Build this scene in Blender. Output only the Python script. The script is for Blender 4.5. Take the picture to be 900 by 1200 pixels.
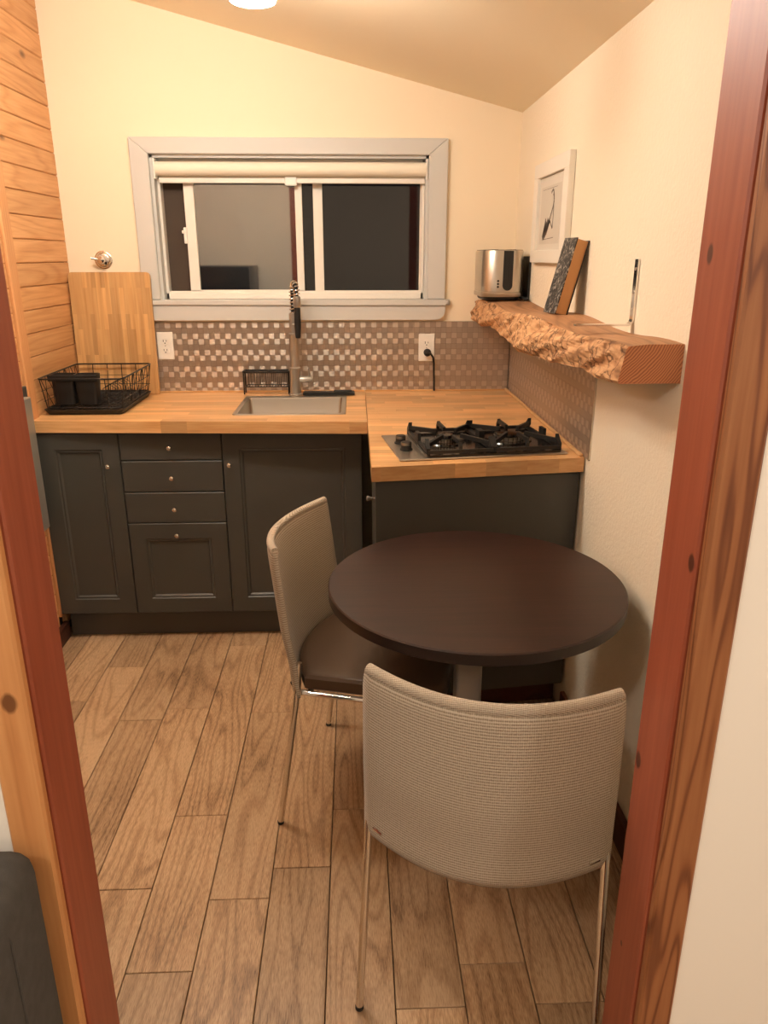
import bpy, bmesh, math, random
from mathutils import Vector, Matrix
random.seed(7)
for o in list(bpy.data.objects): bpy.data.objects.remove(o)
sc = bpy.context.scene
COL = sc.collection

# ------------------------------------------------------------------ camera
cd = bpy.data.cameras.new('camera'); cam = bpy.data.objects.new('camera', cd); COL.objects.link(cam)
cd.sensor_fit = 'VERTICAL'; cd.sensor_height = 36.0; cd.lens = 36.0*885/1200
cd.clip_start = .02
cam.location = (0, 0, 1.485)
cam.rotation_euler = (math.radians(90)-math.atan(300/885.), 0, -math.radians(2.14))
sc.camera = cam
# ------------------------------------------------------------------ world, light, exposure
w = bpy.data.worlds.new('night'); sc.world = w; w.use_nodes = True
w.node_tree.nodes['Background'].inputs[0].default_value = (.010, .010, .012, 1)
w.node_tree.nodes['Background'].inputs[1].default_value = 1.0
KITCHEN_EMIT = 96.0       # glow of the three glass shades
def point_light(name, loc, power, color, radius):
    l = bpy.data.lights.new(name, 'POINT'); l.energy = power; l.color = color; l.shadow_soft_size = radius
    o = bpy.data.objects.new(name, l); COL.objects.link(o); o.location = loc
point_light('living_lamp_and_fill', (-1.2, -.20, 2.1), 34, (1, .93, .85), .10)
point_light('living_lamp_and_fill', (1.35, -.55, 2.1), 30, (1, .93, .85), .10)  # added fill without a known source, brightens the white wall right of the doorway
sc.view_settings.view_transform = 'Standard'; sc.view_settings.look = 'None'
sc.view_settings.gamma = 1.0; sc.view_settings.use_curve_mapping = False
sc.view_settings.exposure = 0.08

# ------------------------------------------------------------------ materials
def lin(c): return tuple(((x/255)/12.92 if x/255 <= .04045 else ((x/255+.055)/1.055)**2.4) for x in c)+(1,)
def newmat(name):
    m = bpy.data.materials.new(name); m.use_nodes = True
    nt = m.node_tree; return m, nt, nt.nodes['Principled BSDF']
def N(nt, t, **k):
    n = nt.nodes.new(t)
    for a, b in k.items(): setattr(n, a, b)
    return n
def L(nt, a, b): nt.links.new(a, b)
def math_n(nt, op, a, b=None, c=None):
    n = N(nt, 'ShaderNodeMath', operation=op)
    for i, v in enumerate((a, b, c)):
        if v is None: continue
        if isinstance(v, (int, float)): n.inputs[i].default_value = v
        else: L(nt, v, n.inputs[i])
    return n.outputs[0]
def ramp(nt, fac, stops):
    r = N(nt, 'ShaderNodeValToRGB'); e = r.color_ramp.elements
    while len(e) < len(stops): e.new(.5)
    for i, (p, c) in enumerate(stops): e[i].position = p; e[i].color = c
    L(nt, fac, r.inputs[0]); return r.outputs[0]
def rand_coord(nt, scale):
    tc = N(nt, 'ShaderNodeTexCoord'); oi = N(nt, 'ShaderNodeObjectInfo')
    cx = N(nt, 'ShaderNodeCombineXYZ')
    for i, k in enumerate((13.7, 7.3, 29.1)): L(nt, math_n(nt, 'MULTIPLY', oi.outputs['Random'], k), cx.inputs[i])
    va = N(nt, 'ShaderNodeVectorMath', operation='ADD'); L(nt, tc.outputs['Object'], va.inputs[0]); L(nt, cx.outputs[0], va.inputs[1])
    mp = N(nt, 'ShaderNodeMapping'); mp.inputs['Scale'].default_value = scale; L(nt, va.outputs[0], mp.inputs[0])
    return va.outputs[0], mp.outputs[0], oi.outputs['Random']
def plain(name, rgb, rough=.5, metal=0, bump=0, bscale=200, var=0, spec=.5, vscale=6):
    m, nt, p = newmat(name)
    p.inputs['Base Color'].default_value = lin(rgb); p.inputs['Roughness'].default_value = rough
    p.inputs['Metallic'].default_value = metal; p.inputs['Specular IOR Level'].default_value = spec
    tc = N(nt, 'ShaderNodeTexCoord')
    if var:
        n = N(nt, 'ShaderNodeTexNoise'); n.inputs['Scale'].default_value = vscale; n.inputs['Detail'].default_value = 4; L(nt, tc.outputs['Object'], n.inputs['Vector'])
        a = tuple(x*(1-var) for x in lin(rgb)[:3])+(1,); b = tuple(min(1, x*(1+var)) for x in lin(rgb)[:3])+(1,)
        L(nt, ramp(nt, n.outputs['Fac'], [(.3, a), (.7, b)]), p.inputs['Base Color'])
    if bump:
        n = N(nt, 'ShaderNodeTexNoise'); n.inputs['Scale'].default_value = bscale; n.inputs['Detail'].default_value = 3; L(nt, tc.outputs['Object'], n.inputs['Vector'])
        b = N(nt, 'ShaderNodeBump'); b.inputs['Strength'].default_value = bump; b.inputs['Distance'].default_value = .003
        L(nt, n.outputs['Fac'], b.inputs['Height']); L(nt, b.outputs[0], p.inputs['Normal'])
    return m
def wood(name, dark, mid, light, axis=0, rings=7, ring_amt=.45, cross=9, long=1.0, fine=150, rough=.5, var=.12, knots=0, bump=.15, sharp=.75, fine_long=5, patch=0, cracks=0, spots=(), ab=(1, 2)):
    m, nt, p = newmat(name)
    s = [cross]*3; s[axis] = long
    base, co, rnd = rand_coord(nt, s)
    n1 = N(nt, 'ShaderNodeTexNoise'); n1.inputs['Scale'].default_value = 1; n1.inputs['Detail'].default_value = 1.5; n1.inputs['Roughness'].default_value = .4
    L(nt, co, n1.inputs['Vector'])
    ring = math_n(nt, 'SINE', math_n(nt, 'MULTIPLY', n1.outputs['Fac'], rings*2*math.pi))
    ring = math_n(nt, 'POWER', math_n(nt, 'MULTIPLY_ADD', ring, .5, .5), 3.0)   # thin dark late-wood lines
    s2 = [fine]*3; s2[axis] = fine_long
    mp = N(nt, 'ShaderNodeMapping'); mp.inputs['Scale'].default_value = s2; L(nt, base, mp.inputs[0])
    n2 = N(nt, 'ShaderNodeTexNoise'); n2.inputs['Scale'].default_value = 1; n2.inputs['Detail'].default_value = 4; L(nt, mp.outputs[0], n2.inputs['Vector'])
    f = math_n(nt, 'SUBTRACT', 1.0, math_n(nt, 'MULTIPLY', ring, ring_amt))
    g = math_n(nt, 'MULTIPLY_ADD', n2.outputs['Fac'], sharp, .5-sharp/2)
    fac = math_n(nt, 'MULTIPLY', f, g)
    if patch:
        n3 = N(nt, 'ShaderNodeTexNoise'); n3.inputs['Scale'].default_value = 3.2; n3.inputs['Detail'].default_value = 3; L(nt, base, n3.inputs['Vector'])
        fac = math_n(nt, 'ADD', fac, math_n(nt, 'MULTIPLY', math_n(nt, 'SUBTRACT', n3.outputs['Fac'], .5), patch))
    col = ramp(nt, fac, [(.12, lin(dark)), (.36, lin(mid)), (.62, lin(light))])
    if cracks:
        nd = N(nt, 'ShaderNodeTexNoise'); nd.inputs['Scale'].default_value = 26; nd.inputs['Detail'].default_value = 4; L(nt, base, nd.inputs['Vector'])
        vs_ = N(nt, 'ShaderNodeVectorMath', operation='SCALE'); L(nt, nd.outputs['Color'], vs_.inputs[0]); vs_.inputs['Scale'].default_value = .075
        va_ = N(nt, 'ShaderNodeVectorMath', operation='ADD'); L(nt, base, va_.inputs[0]); L(nt, vs_.outputs[0], va_.inputs[1])
        vo = N(nt, 'ShaderNodeTexVoronoi', feature='DISTANCE_TO_EDGE'); vo.inputs['Scale'].default_value = cracks; L(nt, va_.outputs[0], vo.inputs['Vector'])
        ck_ = N(nt, 'ShaderNodeMapRange'); ck_.inputs[1].default_value = .0; ck_.inputs[2].default_value = .055; ck_.inputs[3].default_value = .85; ck_.inputs[4].default_value = 0
        L(nt, vo.outputs['Distance'], ck_.inputs[0])
        mxc = N(nt, 'ShaderNodeMix', data_type='RGBA'); L(nt, ck_.outputs[0], mxc.inputs[0]); L(nt, col, mxc.inputs[6]); mxc.inputs[7].default_value = tuple(x*.5 for x in lin(dark)[:3])+(1,)
        col = mxc.outputs[2]; fac = math_n(nt, 'SUBTRACT', fac, ck_.outputs[0])
    if knots:
        mk = N(nt, 'ShaderNodeMapping'); sk = [knots*1.4]*3; sk[axis] = knots*.7; mk.inputs['Scale'].default_value = sk; L(nt, base, mk.inputs[0])
        v = N(nt, 'ShaderNodeTexVoronoi'); v.inputs['Scale'].default_value = 1; L(nt, mk.outputs[0], v.inputs['Vector'])
        k = N(nt, 'ShaderNodeMapRange'); k.inputs[1].default_value = .05; k.inputs[2].default_value = .11; k.inputs[3].default_value = 1; k.inputs[4].default_value = 0
        L(nt, v.outputs['Distance'], k.inputs[0])
        mx = N(nt, 'ShaderNodeMix', data_type='RGBA'); L(nt, k.outputs[0], mx.inputs[0]); L(nt, col, mx.inputs[6]); mx.inputs[7].default_value = tuple(x*.35 for x in lin(dark)[:3])+(1,)
        col = mx.outputs[2]
    if spots:                                        # single knots of this board, at their own places on it
        tco = N(nt, 'ShaderNodeTexCoord'); sp_ = N(nt, 'ShaderNodeSeparateXYZ'); L(nt, tco.outputs['Object'], sp_.inputs[0])
        for a0, b0, rr in spots:
            da = math_n(nt, 'DIVIDE', math_n(nt, 'SUBTRACT', sp_.outputs[ab[0]], a0), rr); db = math_n(nt, 'DIVIDE', math_n(nt, 'SUBTRACT', sp_.outputs[ab[1]], b0), rr*1.45)
            dd = math_n(nt, 'SQRT', math_n(nt, 'ADD', math_n(nt, 'MULTIPLY', da, da), math_n(nt, 'MULTIPLY', db, db)))
            dd = math_n(nt, 'ADD', dd, math_n(nt, 'MULTIPLY', math_n(nt, 'SUBTRACT', n2.outputs['Fac'], .5), .5))
            kr = N(nt, 'ShaderNodeMapRange'); kr.inputs[1].default_value = .75; kr.inputs[2].default_value = 1.15; kr.inputs[3].default_value = .85; kr.inputs[4].default_value = 0; L(nt, dd, kr.inputs[0])
            mk_ = N(nt, 'ShaderNodeMix', data_type='RGBA'); L(nt, kr.outputs[0], mk_.inputs[0]); L(nt, col, mk_.inputs[6]); mk_.inputs[7].default_value = tuple(x*.4 for x in lin(dark)[:3])+(1,)
            col = mk_.outputs[2]
    h = N(nt, 'ShaderNodeHueSaturation'); L(nt, col, h.inputs['Color'])
    L(nt, math_n(nt, 'MULTIPLY_ADD', rnd, 2*var, 1-var), h.inputs['Value'])
    L(nt, h.outputs[0], p.inputs['Base Color']); p.inputs['Roughness'].default_value = rough
    b = N(nt, 'ShaderNodeBump'); b.inputs['Strength'].default_value = bump; b.inputs['Distance'].default_value = .002
    L(nt, fac, b.inputs['Height']); L(nt, b.outputs[0], p.inputs['Normal'])
    return m

M = {}
M['paint'] = plain('cream_wall_paint', (246, 230, 203), .75, bump=.05, bscale=90)
M['paint_rough'] = plain('cream_textured_plaster', (240, 228, 206), .75, bump=.7, bscale=110)
M['ceil'] = plain('ceiling_paint', (246, 232, 204), .8)
M['white_wall'] = plain('white_wall_paint', (246, 239, 230), .7, bump=.05, bscale=80)
M['floor'] = wood('washed_oak', (104, 76, 54), (172, 136, 102), (202, 168, 132), axis=1, rings=14, ring_amt=.36, cross=9, long=1.0, fine=620, rough=.4, var=.17, sharp=1.05, fine_long=55, patch=.5)
M['subfloor'] = plain('dark_subfloor', (48, 34, 24), .9)
M['cedar'] = wood('cedar_plank', (156, 98, 54), (202, 146, 94), (222, 170, 118), axis=1, rings=11, ring_amt=.28, cross=8, long=.8, fine=120, rough=.5, var=.07, knots=4.0, sharp=.5)
M['cedar_trim'] = wood('cedar_trim_wood', (150, 92, 50), (190, 132, 84), (205, 150, 100), axis=2, rings=4, cross=12, long=.7, rough=.5)
M['red_post'] = wood('red_stained_fir', (98, 44, 28), (146, 72, 49), (166, 90, 64), axis=2, rings=6, ring_amt=.14, cross=7, long=.5, fine=90, rough=.42, var=.03, knots=3.0, sharp=.5)
M['red_post_knotty'] = wood('red_stained_fir_knotty', (98, 44, 28), (146, 72, 49), (166, 90, 64), axis=2, rings=6, ring_amt=.14, cross=7, long=.5, fine=90, rough=.42, var=.03, spots=((-.0405, .101, .0085), (.0385, -.251, .010), (.0205, .467, .008), (.0145, -.584, .004)), sharp=.5)
M['fir_face'] = wood('fir_cathedral_grain', (96, 48, 24), (146, 90, 54), (164, 108, 68), axis=2, rings=13, ring_amt=.6, cross=18, long=1.3, fine=140, rough=.5, var=.03, sharp=.5)
M['pine_face'] = wood('pine_face', (150, 84, 40), (204, 140, 86), (220, 160, 104), axis=2, rings=5, ring_amt=.34, cross=16, long=1.2, fine=120, rough=.5, var=.02, sharp=.45, spots=((.006, -.063, .010),), ab=(0, 2))
M['block'] = wood('beech_butcher_block', (172, 116, 68), (206, 154, 100), (224, 178, 124), axis=0, rings=4, ring_amt=.25, cross=16, long=1.5, fine=160, rough=.38, var=.2, sharp=.6)
def bamboo():
    m = wood('bamboo', (176, 124, 70), (206, 158, 102), (222, 178, 122), axis=2, rings=3, ring_amt=.2, cross=35, long=2.0, fine=90, rough=.45, var=0, sharp=.8)
    nt = m.node_tree; p = nt.nodes['Principled BSDF']; src = p.inputs['Base Color'].links[0].from_socket
    tc = N(nt, 'ShaderNodeTexCoord'); sx = N(nt, 'ShaderNodeSeparateXYZ'); L(nt, tc.outputs['Object'], sx.inputs[0])
    cx = N(nt, 'ShaderNodeCombineXYZ'); L(nt, sx.outputs[2], cx.inputs[0]); L(nt, sx.outputs[0], cx.inputs[1])
    b = N(nt, 'ShaderNodeTexBrick'); L(nt, cx.outputs[0], b.inputs['Vector']); b.inputs['Scale'].default_value = 1
    b.inputs['Brick Width'].default_value = .17; b.inputs['Row Height'].default_value = .0185; b.inputs['Mortar Size'].default_value = 0; b.inputs['Bias'].default_value = 0
    b.inputs['Color1'].default_value = (.72, .69, .66, 1); b.inputs['Color2'].default_value = (1.08, 1.08, 1.08, 1); b.inputs['Mortar'].default_value = (.7, .7, .7, 1); b.offset = .37
    mx = N(nt, 'ShaderNodeMix', data_type='RGBA', blend_type='MULTIPLY'); mx.inputs[0].default_value = 1; L(nt, src, mx.inputs[6]); L(nt, b.outputs['Color'], mx.inputs[7]); L(nt, mx.outputs[2], p.inputs['Base Color'])
    return m
M['bamboo'] = bamboo()
M['slab_top'] = wood('slab_top_wood', (112, 76, 52), (156, 112, 78), (178, 132, 94), axis=1, rings=6, ring_amt=.4, cross=9, long=1.2, fine=120, rough=.6, patch=.3)
def end_grain():
    m, nt, p = newmat('slab_end_grain')
    tc = N(nt, 'ShaderNodeTexCoord'); sx = N(nt, 'ShaderNodeSeparateXYZ'); L(nt, tc.outputs['Object'], sx.inputs[0])
    n = N(nt, 'ShaderNodeTexNoise'); n.inputs['Scale'].default_value = 14; n.inputs['Detail'].default_value = 3; L(nt, tc.outputs['Object'], n.inputs['Vector'])
    dx = math_n(nt, 'ADD', sx.outputs[0], .27); dz = math_n(nt, 'ADD', sx.outputs[2], -.21)
    r = math_n(nt, 'SQRT', math_n(nt, 'ADD', math_n(nt, 'MULTIPLY', dx, dx), math_n(nt, 'MULTIPLY', dz, dz)))
    r = math_n(nt, 'ADD', r, math_n(nt, 'MULTIPLY', n.outputs['Fac'], .022))
    f = math_n(nt, 'MULTIPLY_ADD', math_n(nt, 'SINE', math_n(nt, 'MULTIPLY', r, 2*math.pi/.0058)), .5, .5)
    L(nt, ramp(nt, math_n(nt, 'POWER', f, .7), [(.0, lin((126, 70, 42))), (.4, lin((172, 106, 68))), (.9, lin((194, 128, 86)))]), p.inputs['Base Color'])
    p.inputs['Roughness'].default_value = .6
    return m
M['slab_end'] = end_grain()
M['slab_edge'] = wood('slab_live_edge', (104, 66, 38), (186, 138, 96), (214, 170, 126), axis=1, rings=6, ring_amt=.42, cross=12, long=5.0, fine=90, rough=.8, sharp=.7, fine_long=30, bump=.7, patch=.5, cracks=13)
M['cab'] = plain('slate_cabinet_paint', (74, 72, 67), .42, var=.03)
M['cab_in'] = plain('dark_cabinet_interior', (50, 48, 45), .8)  # darker grey for the corner unit's carcass
M['table'] = wood('dark_espresso_veneer', (30, 16, 12), (41, 23, 18), (52, 30, 24), axis=0, rings=4, ring_amt=.25, cross=10, long=1.2, fine=150, rough=.42, var=0, bump=.04, sharp=.7)
M['table_edge'] = plain('table_edge_band', (40, 28, 24), .4)
M['alu'] = plain('grey_coated_metal', (168, 166, 162), .4, .6)
M['chrome'] = plain('chrome', (226, 222, 216), .12, 1)
M['steel'] = plain('brushed_stainless', (200, 194, 184), .33, 1)
M['steel_soft'] = plain('satin_sink_steel', (190, 184, 174), .35, 1)
M['nickel'] = plain('brushed_nickel', (186, 182, 176), .3, .8)
M['black'] = plain('black_plastic', (24, 23, 23), .5)
M['black_wire'] = plain('black_wire_coating', (22, 21, 21), .4)
M['enamel'] = plain('black_enamel', (16, 16, 16), .15)
M['iron'] = plain('cast_iron', (26, 26, 26), .55, bump=.1, bscale=300)
M['trim'] = plain('grey_white_window_paint', (204, 203, 199), .5)
M['vinyl'] = plain('white_window_vinyl', (238, 232, 222), .45)
M['blind'] = plain('cream_blind_fabric', (240, 232, 214), .8)
M['white_plastic'] = plain('white_plastic', (242, 238, 230), .4)
M['dark_slot'] = plain('dark_slot', (20, 18, 16), .6)
M['leather'] = plain('brown_leather', (84, 63, 47), .38, bump=.08, bscale=350)
M['sofa'] = plain('charcoal_upholstery', (74, 72, 70), .9, bump=.25, bscale=500, var=.12, vscale=60)
M['base_brown'] = wood('dark_red_baseboard', (44, 22, 15), (72, 36, 24), (88, 46, 31), axis=1, rings=3, cross=9)
M['frame_white'] = plain('white_frame_paint', (232, 226, 214), .45)
M['mat_board'] = plain('picture_mat', (214, 208, 196), .8)
M['paper'] = plain('drawing_paper', (204, 197, 184), .8)
M['ink'] = plain('grey_ink', (110, 100, 90), .8)
M['page'] = plain('page_block', (196, 146, 96), .8, bump=.15, bscale=600)
M['heater'] = plain('heater_enamel', (176, 172, 162), .35, .5)
M['fridge'] = plain('black_fridge', (30, 30, 31), .3)
M['knob_ring'] = plain('knob_ring', (150, 146, 140), .3, 1)

def fabric():
    m, nt, p = newmat('ribbed_beige_fabric')
    uv = N(nt, 'ShaderNodeUVMap'); uv.uv_map = 'UVMap'
    sx = N(nt, 'ShaderNodeSeparateXYZ'); L(nt, uv.outputs[0], sx.inputs[0])
    rows = math_n(nt, 'SINE', math_n(nt, 'MULTIPLY', sx.outputs[1], 2*math.pi/.0060))
    dots = math_n(nt, 'SINE', math_n(nt, 'MULTIPLY', sx.outputs[0], 2*math.pi/.0035))
    n = N(nt, 'ShaderNodeTexNoise'); n.inputs['Scale'].default_value = 260; n.inputs['Detail'].default_value = 3; L(nt, uv.outputs[0], n.inputs['Vector'])
    hgt = math_n(nt, 'ADD', math_n(nt, 'MULTIPLY', rows, .30), math_n(nt, 'ADD', math_n(nt, 'MULTIPLY', dots, .10), math_n(nt, 'MULTIPLY', n.outputs['Fac'], .7)))
    c = ramp(nt, hgt, [(.0, lin((140, 124, 106))), (.30, lin((186, 171, 152))), (.75, lin((204, 190, 172)))])
    L(nt, c, p.inputs['Base Color']); p.inputs['Roughness'].default_value = .9; p.inputs['Specular IOR Level'].default_value = .2
    p.inputs['Sheen Weight'].default_value = .15
    b = N(nt, 'ShaderNodeBump'); b.inputs['Strength'].default_value = .5; b.inputs['Distance'].default_value = .0015
    L(nt, hgt, b.inputs['Height']); L(nt, b.outputs[0], p.inputs['Normal'])
    return m
M['fabric'] = fabric()
def brushed_tile(name, rgb):
    m, nt, p = newmat(name)
    p.inputs['Base Color'].default_value = lin(rgb); p.inputs['Metallic'].default_value = .85
    p.inputs['Roughness'].default_value = .5; p.inputs['Anisotropic'].default_value = .7
    t = N(nt, 'ShaderNodeTangent', direction_type='UV_MAP'); t.uv_map = 'UVMap'; L(nt, t.outputs[0], p.inputs['Tangent'])
    return m
M['tile'] = brushed_tile('brushed_metal_tile', (190, 177, 164)); M['tile_light'] = brushed_tile('cross_brushed_metal_tile', (208, 196, 184))
M['tile_back'] = plain('splash_backing_metal', (120, 110, 100), .5, .8)
def glass(name, refl, tint):
    m, nt, p = newmat(name); nt.nodes.remove(p)
    out = nt.nodes['Material Output']
    tr = N(nt, 'ShaderNodeBsdfTransparent'); tr.inputs[0].default_value = tint
    gl = N(nt, 'ShaderNodeBsdfGlossy'); gl.inputs['Roughness'].default_value = .03; gl.inputs[0].default_value = (1, .98, .95, 1)
    mx = N(nt, 'ShaderNodeMixShader'); mx.inputs[0].default_value = refl
    L(nt, tr.outputs[0], mx.inputs[1]); L(nt, gl.outputs[0], mx.inputs[2]); L(nt, mx.outputs[0], out.inputs[0])
    return m
M['glass'] = glass('double_glazing', .2, (.85, .88, .86, 1))
M['glass_dark'] = glass('screened_glazing', .05, (.5, .5, .5, 1))
M['screen'] = plain('insect_screen', (72, 58, 47), .8)
def emit(name, col, s):
    m, nt, p = newmat(name)
    p.inputs['Base Color'].default_value = (.9, .88, .84, 1); p.inputs['Emission Color'].default_value = col; p.inputs['Emission Strength'].default_value = s
    return m
M['glow'] = emit('lit_frosted_glass', (1, .935, .83, 1), KITCHEN_EMIT)
def marble_cover():
    m, nt, p = newmat('black_marbled_cover')
    tc = N(nt, 'ShaderNodeTexCoord')
    n = N(nt, 'ShaderNodeTexNoise'); n.inputs['Scale'].default_value = 55; n.inputs['Detail'].default_value = 5; n.inputs['Distortion'].default_value = 1.6; L(nt, tc.outputs['Object'], n.inputs['Vector'])
    L(nt, ramp(nt, n.outputs['Fac'], [(.42, lin((26, 25, 25))), (.52, lin((70, 68, 66))), (.64, lin((168, 162, 152)))]), p.inputs['Base Color'])
    p.inputs['Roughness'].default_value = .45
    return m
M['cover'] = marble_cover()

# ------------------------------------------------------------------ mesh helpers
WLOC = {}
def link(o, parent=None):
    COL.objects.link(o); wl = Vector(o.location)
    if parent is not None:
        o.parent = parent
        if parent.get('_local') is None: o.location = wl-WLOC[parent.name]
    WLOC[o.name] = wl
    return o
def empty(name, loc, rotz=0, local=False, parent=None):
    o = bpy.data.objects.new(name, None); o.location = loc; o.rotation_euler = (0, 0, rotz); o.empty_display_size = .1
    if local: o['_local'] = 1
    return link(o, parent)
def tag(o, label, cat=None, group=None, kind=None):
    o['label'] = label
    if cat: o['category'] = cat
    if group: o['group'] = group
    if kind: o['kind'] = kind
    return o
def mk(name, bm, mat, parent=None, loc=(0, 0, 0), smooth=False, ang=40):
    bmesh.ops.recalc_face_normals(bm, faces=bm.faces)
    me = bpy.data.meshes.new(name); bm.to_mesh(me); bm.free()
    for m in (mat if isinstance(mat, (list, tuple)) else [mat]): me.materials.append(M[m])
    if smooth:
        for p in me.polygons: p.use_smooth = True
        me.set_sharp_from_angle(angle=math.radians(ang))
    o = bpy.data.objects.new(name, me); o.location = loc
    if parent is not None and parent.get('_local') is not None: o['_local'] = 1
    return link(o, parent)
def abox(bm, x0, x1, y0, y1, z0, z1, bevel=0, seg=1, mi=0):
    r = bmesh.ops.create_cube(bm, size=1); vs = r['verts']
    for v in vs: v.co = Vector((x0+(v.co.x+.5)*(x1-x0), y0+(v.co.y+.5)*(y1-y0), z0+(v.co.z+.5)*(z1-z0)))
    es = list({e for v in vs for e in v.link_edges}); fs = list({f for v in vs for f in v.link_faces})
    for f in fs: f.material_index = mi
    if bevel: bmesh.ops.bevel(bm, geom=es, offset=bevel, segments=seg, affect='EDGES', profile=.5)
def box(name, x0, x1, y0, y1, z0, z1, mat, parent=None, bevel=0, seg=1):
    c = Vector(((x0+x1)/2, (y0+y1)/2, (z0+z1)/2)); bm = bmesh.new()
    abox(bm, x0-c.x, x1-c.x, y0-c.y, y1-c.y, z0-c.z, z1-c.z, bevel, seg)
    return mk(name, bm, mat, parent, c, smooth=seg > 1)
def tube(bm, pts, r, seg=8, closed=False, caps=True):
    pts = [Vector(p) for p in pts]; n = len(pts); rs = r if isinstance(r, (list, tuple)) else [r]*n
    rings = []; up = None
    for i, p in enumerate(pts):
        if closed: t = pts[(i+1) % n]-pts[i-1]
        else: t = pts[min(i+1, n-1)]-pts[max(i-1, 0)]
        t.normalize()
        if up is None: up = t.orthogonal().normalized()
        else:
            up = up-t*up.dot(t)
            up = up.normalized() if up.length > 1e-6 else t.orthogonal().normalized()
        b = t.cross(up)
        rings.append([bm.verts.new(p+(up*math.cos(a)+b*math.sin(a))*rs[i]) for a in [2*math.pi*k/seg for k in range(seg)]])
    for i in range(n if closed else n-1):
        A, B = rings[i], rings[(i+1) % n]
        for k in range(seg): bm.faces.new((A[k], A[(k+1) % seg], B[(k+1) % seg], B[k]))
    if caps and not closed:
        bm.faces.new(rings[0]); bm.faces.new(rings[-1][::-1])
def lathe(bm, prof, seg=24, c=(0, 0, 0), axis='z'):
    rings = []
    for r, z in prof:
        row = []
        for k in range(seg):
            a = 2*math.pi*k/seg; x, y = r*math.cos(a), r*math.sin(a)
            v = (x, y, z) if axis == 'z' else ((x, z, y) if axis == 'y' else (z, x, y))
            row.append(bm.verts.new(Vector(v)+Vector(c)))
        rings.append(row)
    for A, B in zip(rings, rings[1:]):
        for k in range(seg): bm.faces.new((A[k], A[(k+1) % seg], B[(k+1) % seg], B[k]))
    bm.faces.new(rings[0]); bm.faces.new(rings[-1])
def prism(bm, poly, z0, z1, off=(0, 0)):
    lo = [bm.verts.new((x-off[0], y-off[1], z0)) for x, y in poly]; hi = [bm.verts.new((x-off[0], y-off[1], z1)) for x, y in poly]
    n = len(poly); bm.faces.new(lo[::-1]); bm.faces.new(hi)
    for i in range(n): bm.faces.new((lo[i], lo[(i+1) % n], hi[(i+1) % n], hi[i]))
def arc(c, r, a0, a1, n): return [(c[0]+r*math.cos(math.radians(a0+(a1-a0)*i/n)), c[1]+r*math.sin(math.radians(a0+(a1-a0)*i/n))) for i in range(n+1)]
def rrect(x0, x1, y0, y1, r, n=5):
    return arc((x1-r, y1-r), r, 0, 90, n)+arc((x0+r, y1-r), r, 90, 180, n)+arc((x0+r, y0+r), r, 180, 270, n)+arc((x1-r, y0+r), r, 270, 360, n)
def clip(poly, conv):                              # Sutherland-Hodgman, conv counter-clockwise
    out = poly
    for i in range(len(conv)):
        a, b = conv[i], conv[(i+1) % len(conv)]; src = out; out = []
        side = lambda p: (b[0]-a[0])*(p[1]-a[1])-(b[1]-a[1])*(p[0]-a[0])
        for j in range(len(src)):
            p, q = src[j], src[(j+1) % len(src)]; sp, sq = side(p), side(q)
            if sp >= 0: out.append(p)
            if (sp >= 0) != (sq >= 0): t = sp/(sp-sq); out.append((p[0]+(q[0]-p[0])*t, p[1]+(q[1]-p[1])*t))
        if not out: return []
    return out

# ------------------------------------------------------------------ room shell
XL, XR, YB, ZC = -1.205, .69, 3.40, .91
YD0, YD1 = .835, .95                                 # doorway wall, living-room face and kitchen face
def ceil_z(x): return 2.036+.245*(XR-x)
floor = tag(box('floor', -2.6, 2.4, -2.4, 3.5, -.08, -.02, 'subfloor'), 'washed oak plank floor running from doorway to cabinets', 'floor', kind='structure')
edges = [-.96+.1468*i for i in range(-11, 23)]
JOINT = {-1: [2.345], 0: [2.575], 1: [2.22], 2: [2.282, 1.494], 3: [1.75, 1.26], 4: [2.25, 1.454], 5: [1.549], 6: [1.76], 7: [1.156], 8: [1.255], 9: [1.156]}
for i, x0 in enumerate(edges):
    k = i-11; x1 = x0+.1468
    js = list(JOINT.get(k, []))
    kit = -1.27 < x0 and x1 < .85
    ytop = 2.92 if kit else .9
    if not js: js = [ytop-random.uniform(.3, .8)]
    y = max(js)
    while y+1.1 < ytop: y += random.uniform(.8, 1.0); js.append(y)
    y = min(js)
    while y > -1.4: y -= random.uniform(.6, 1.15); js.append(y)
    js = sorted(set([-1.5]+[j for j in js if -1.45 < j < ytop-.02]+[ytop]))
    for a, b in zip(js, js[1:]):
        if x0 < -1.4 and a > .95: continue
        g = .0011
        box('plank', x0+g, x1-g, a+g*.8, b-g*.8, -.02, random.uniform(-.0006, .0004), 'floor', floor, bevel=.0012)

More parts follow.
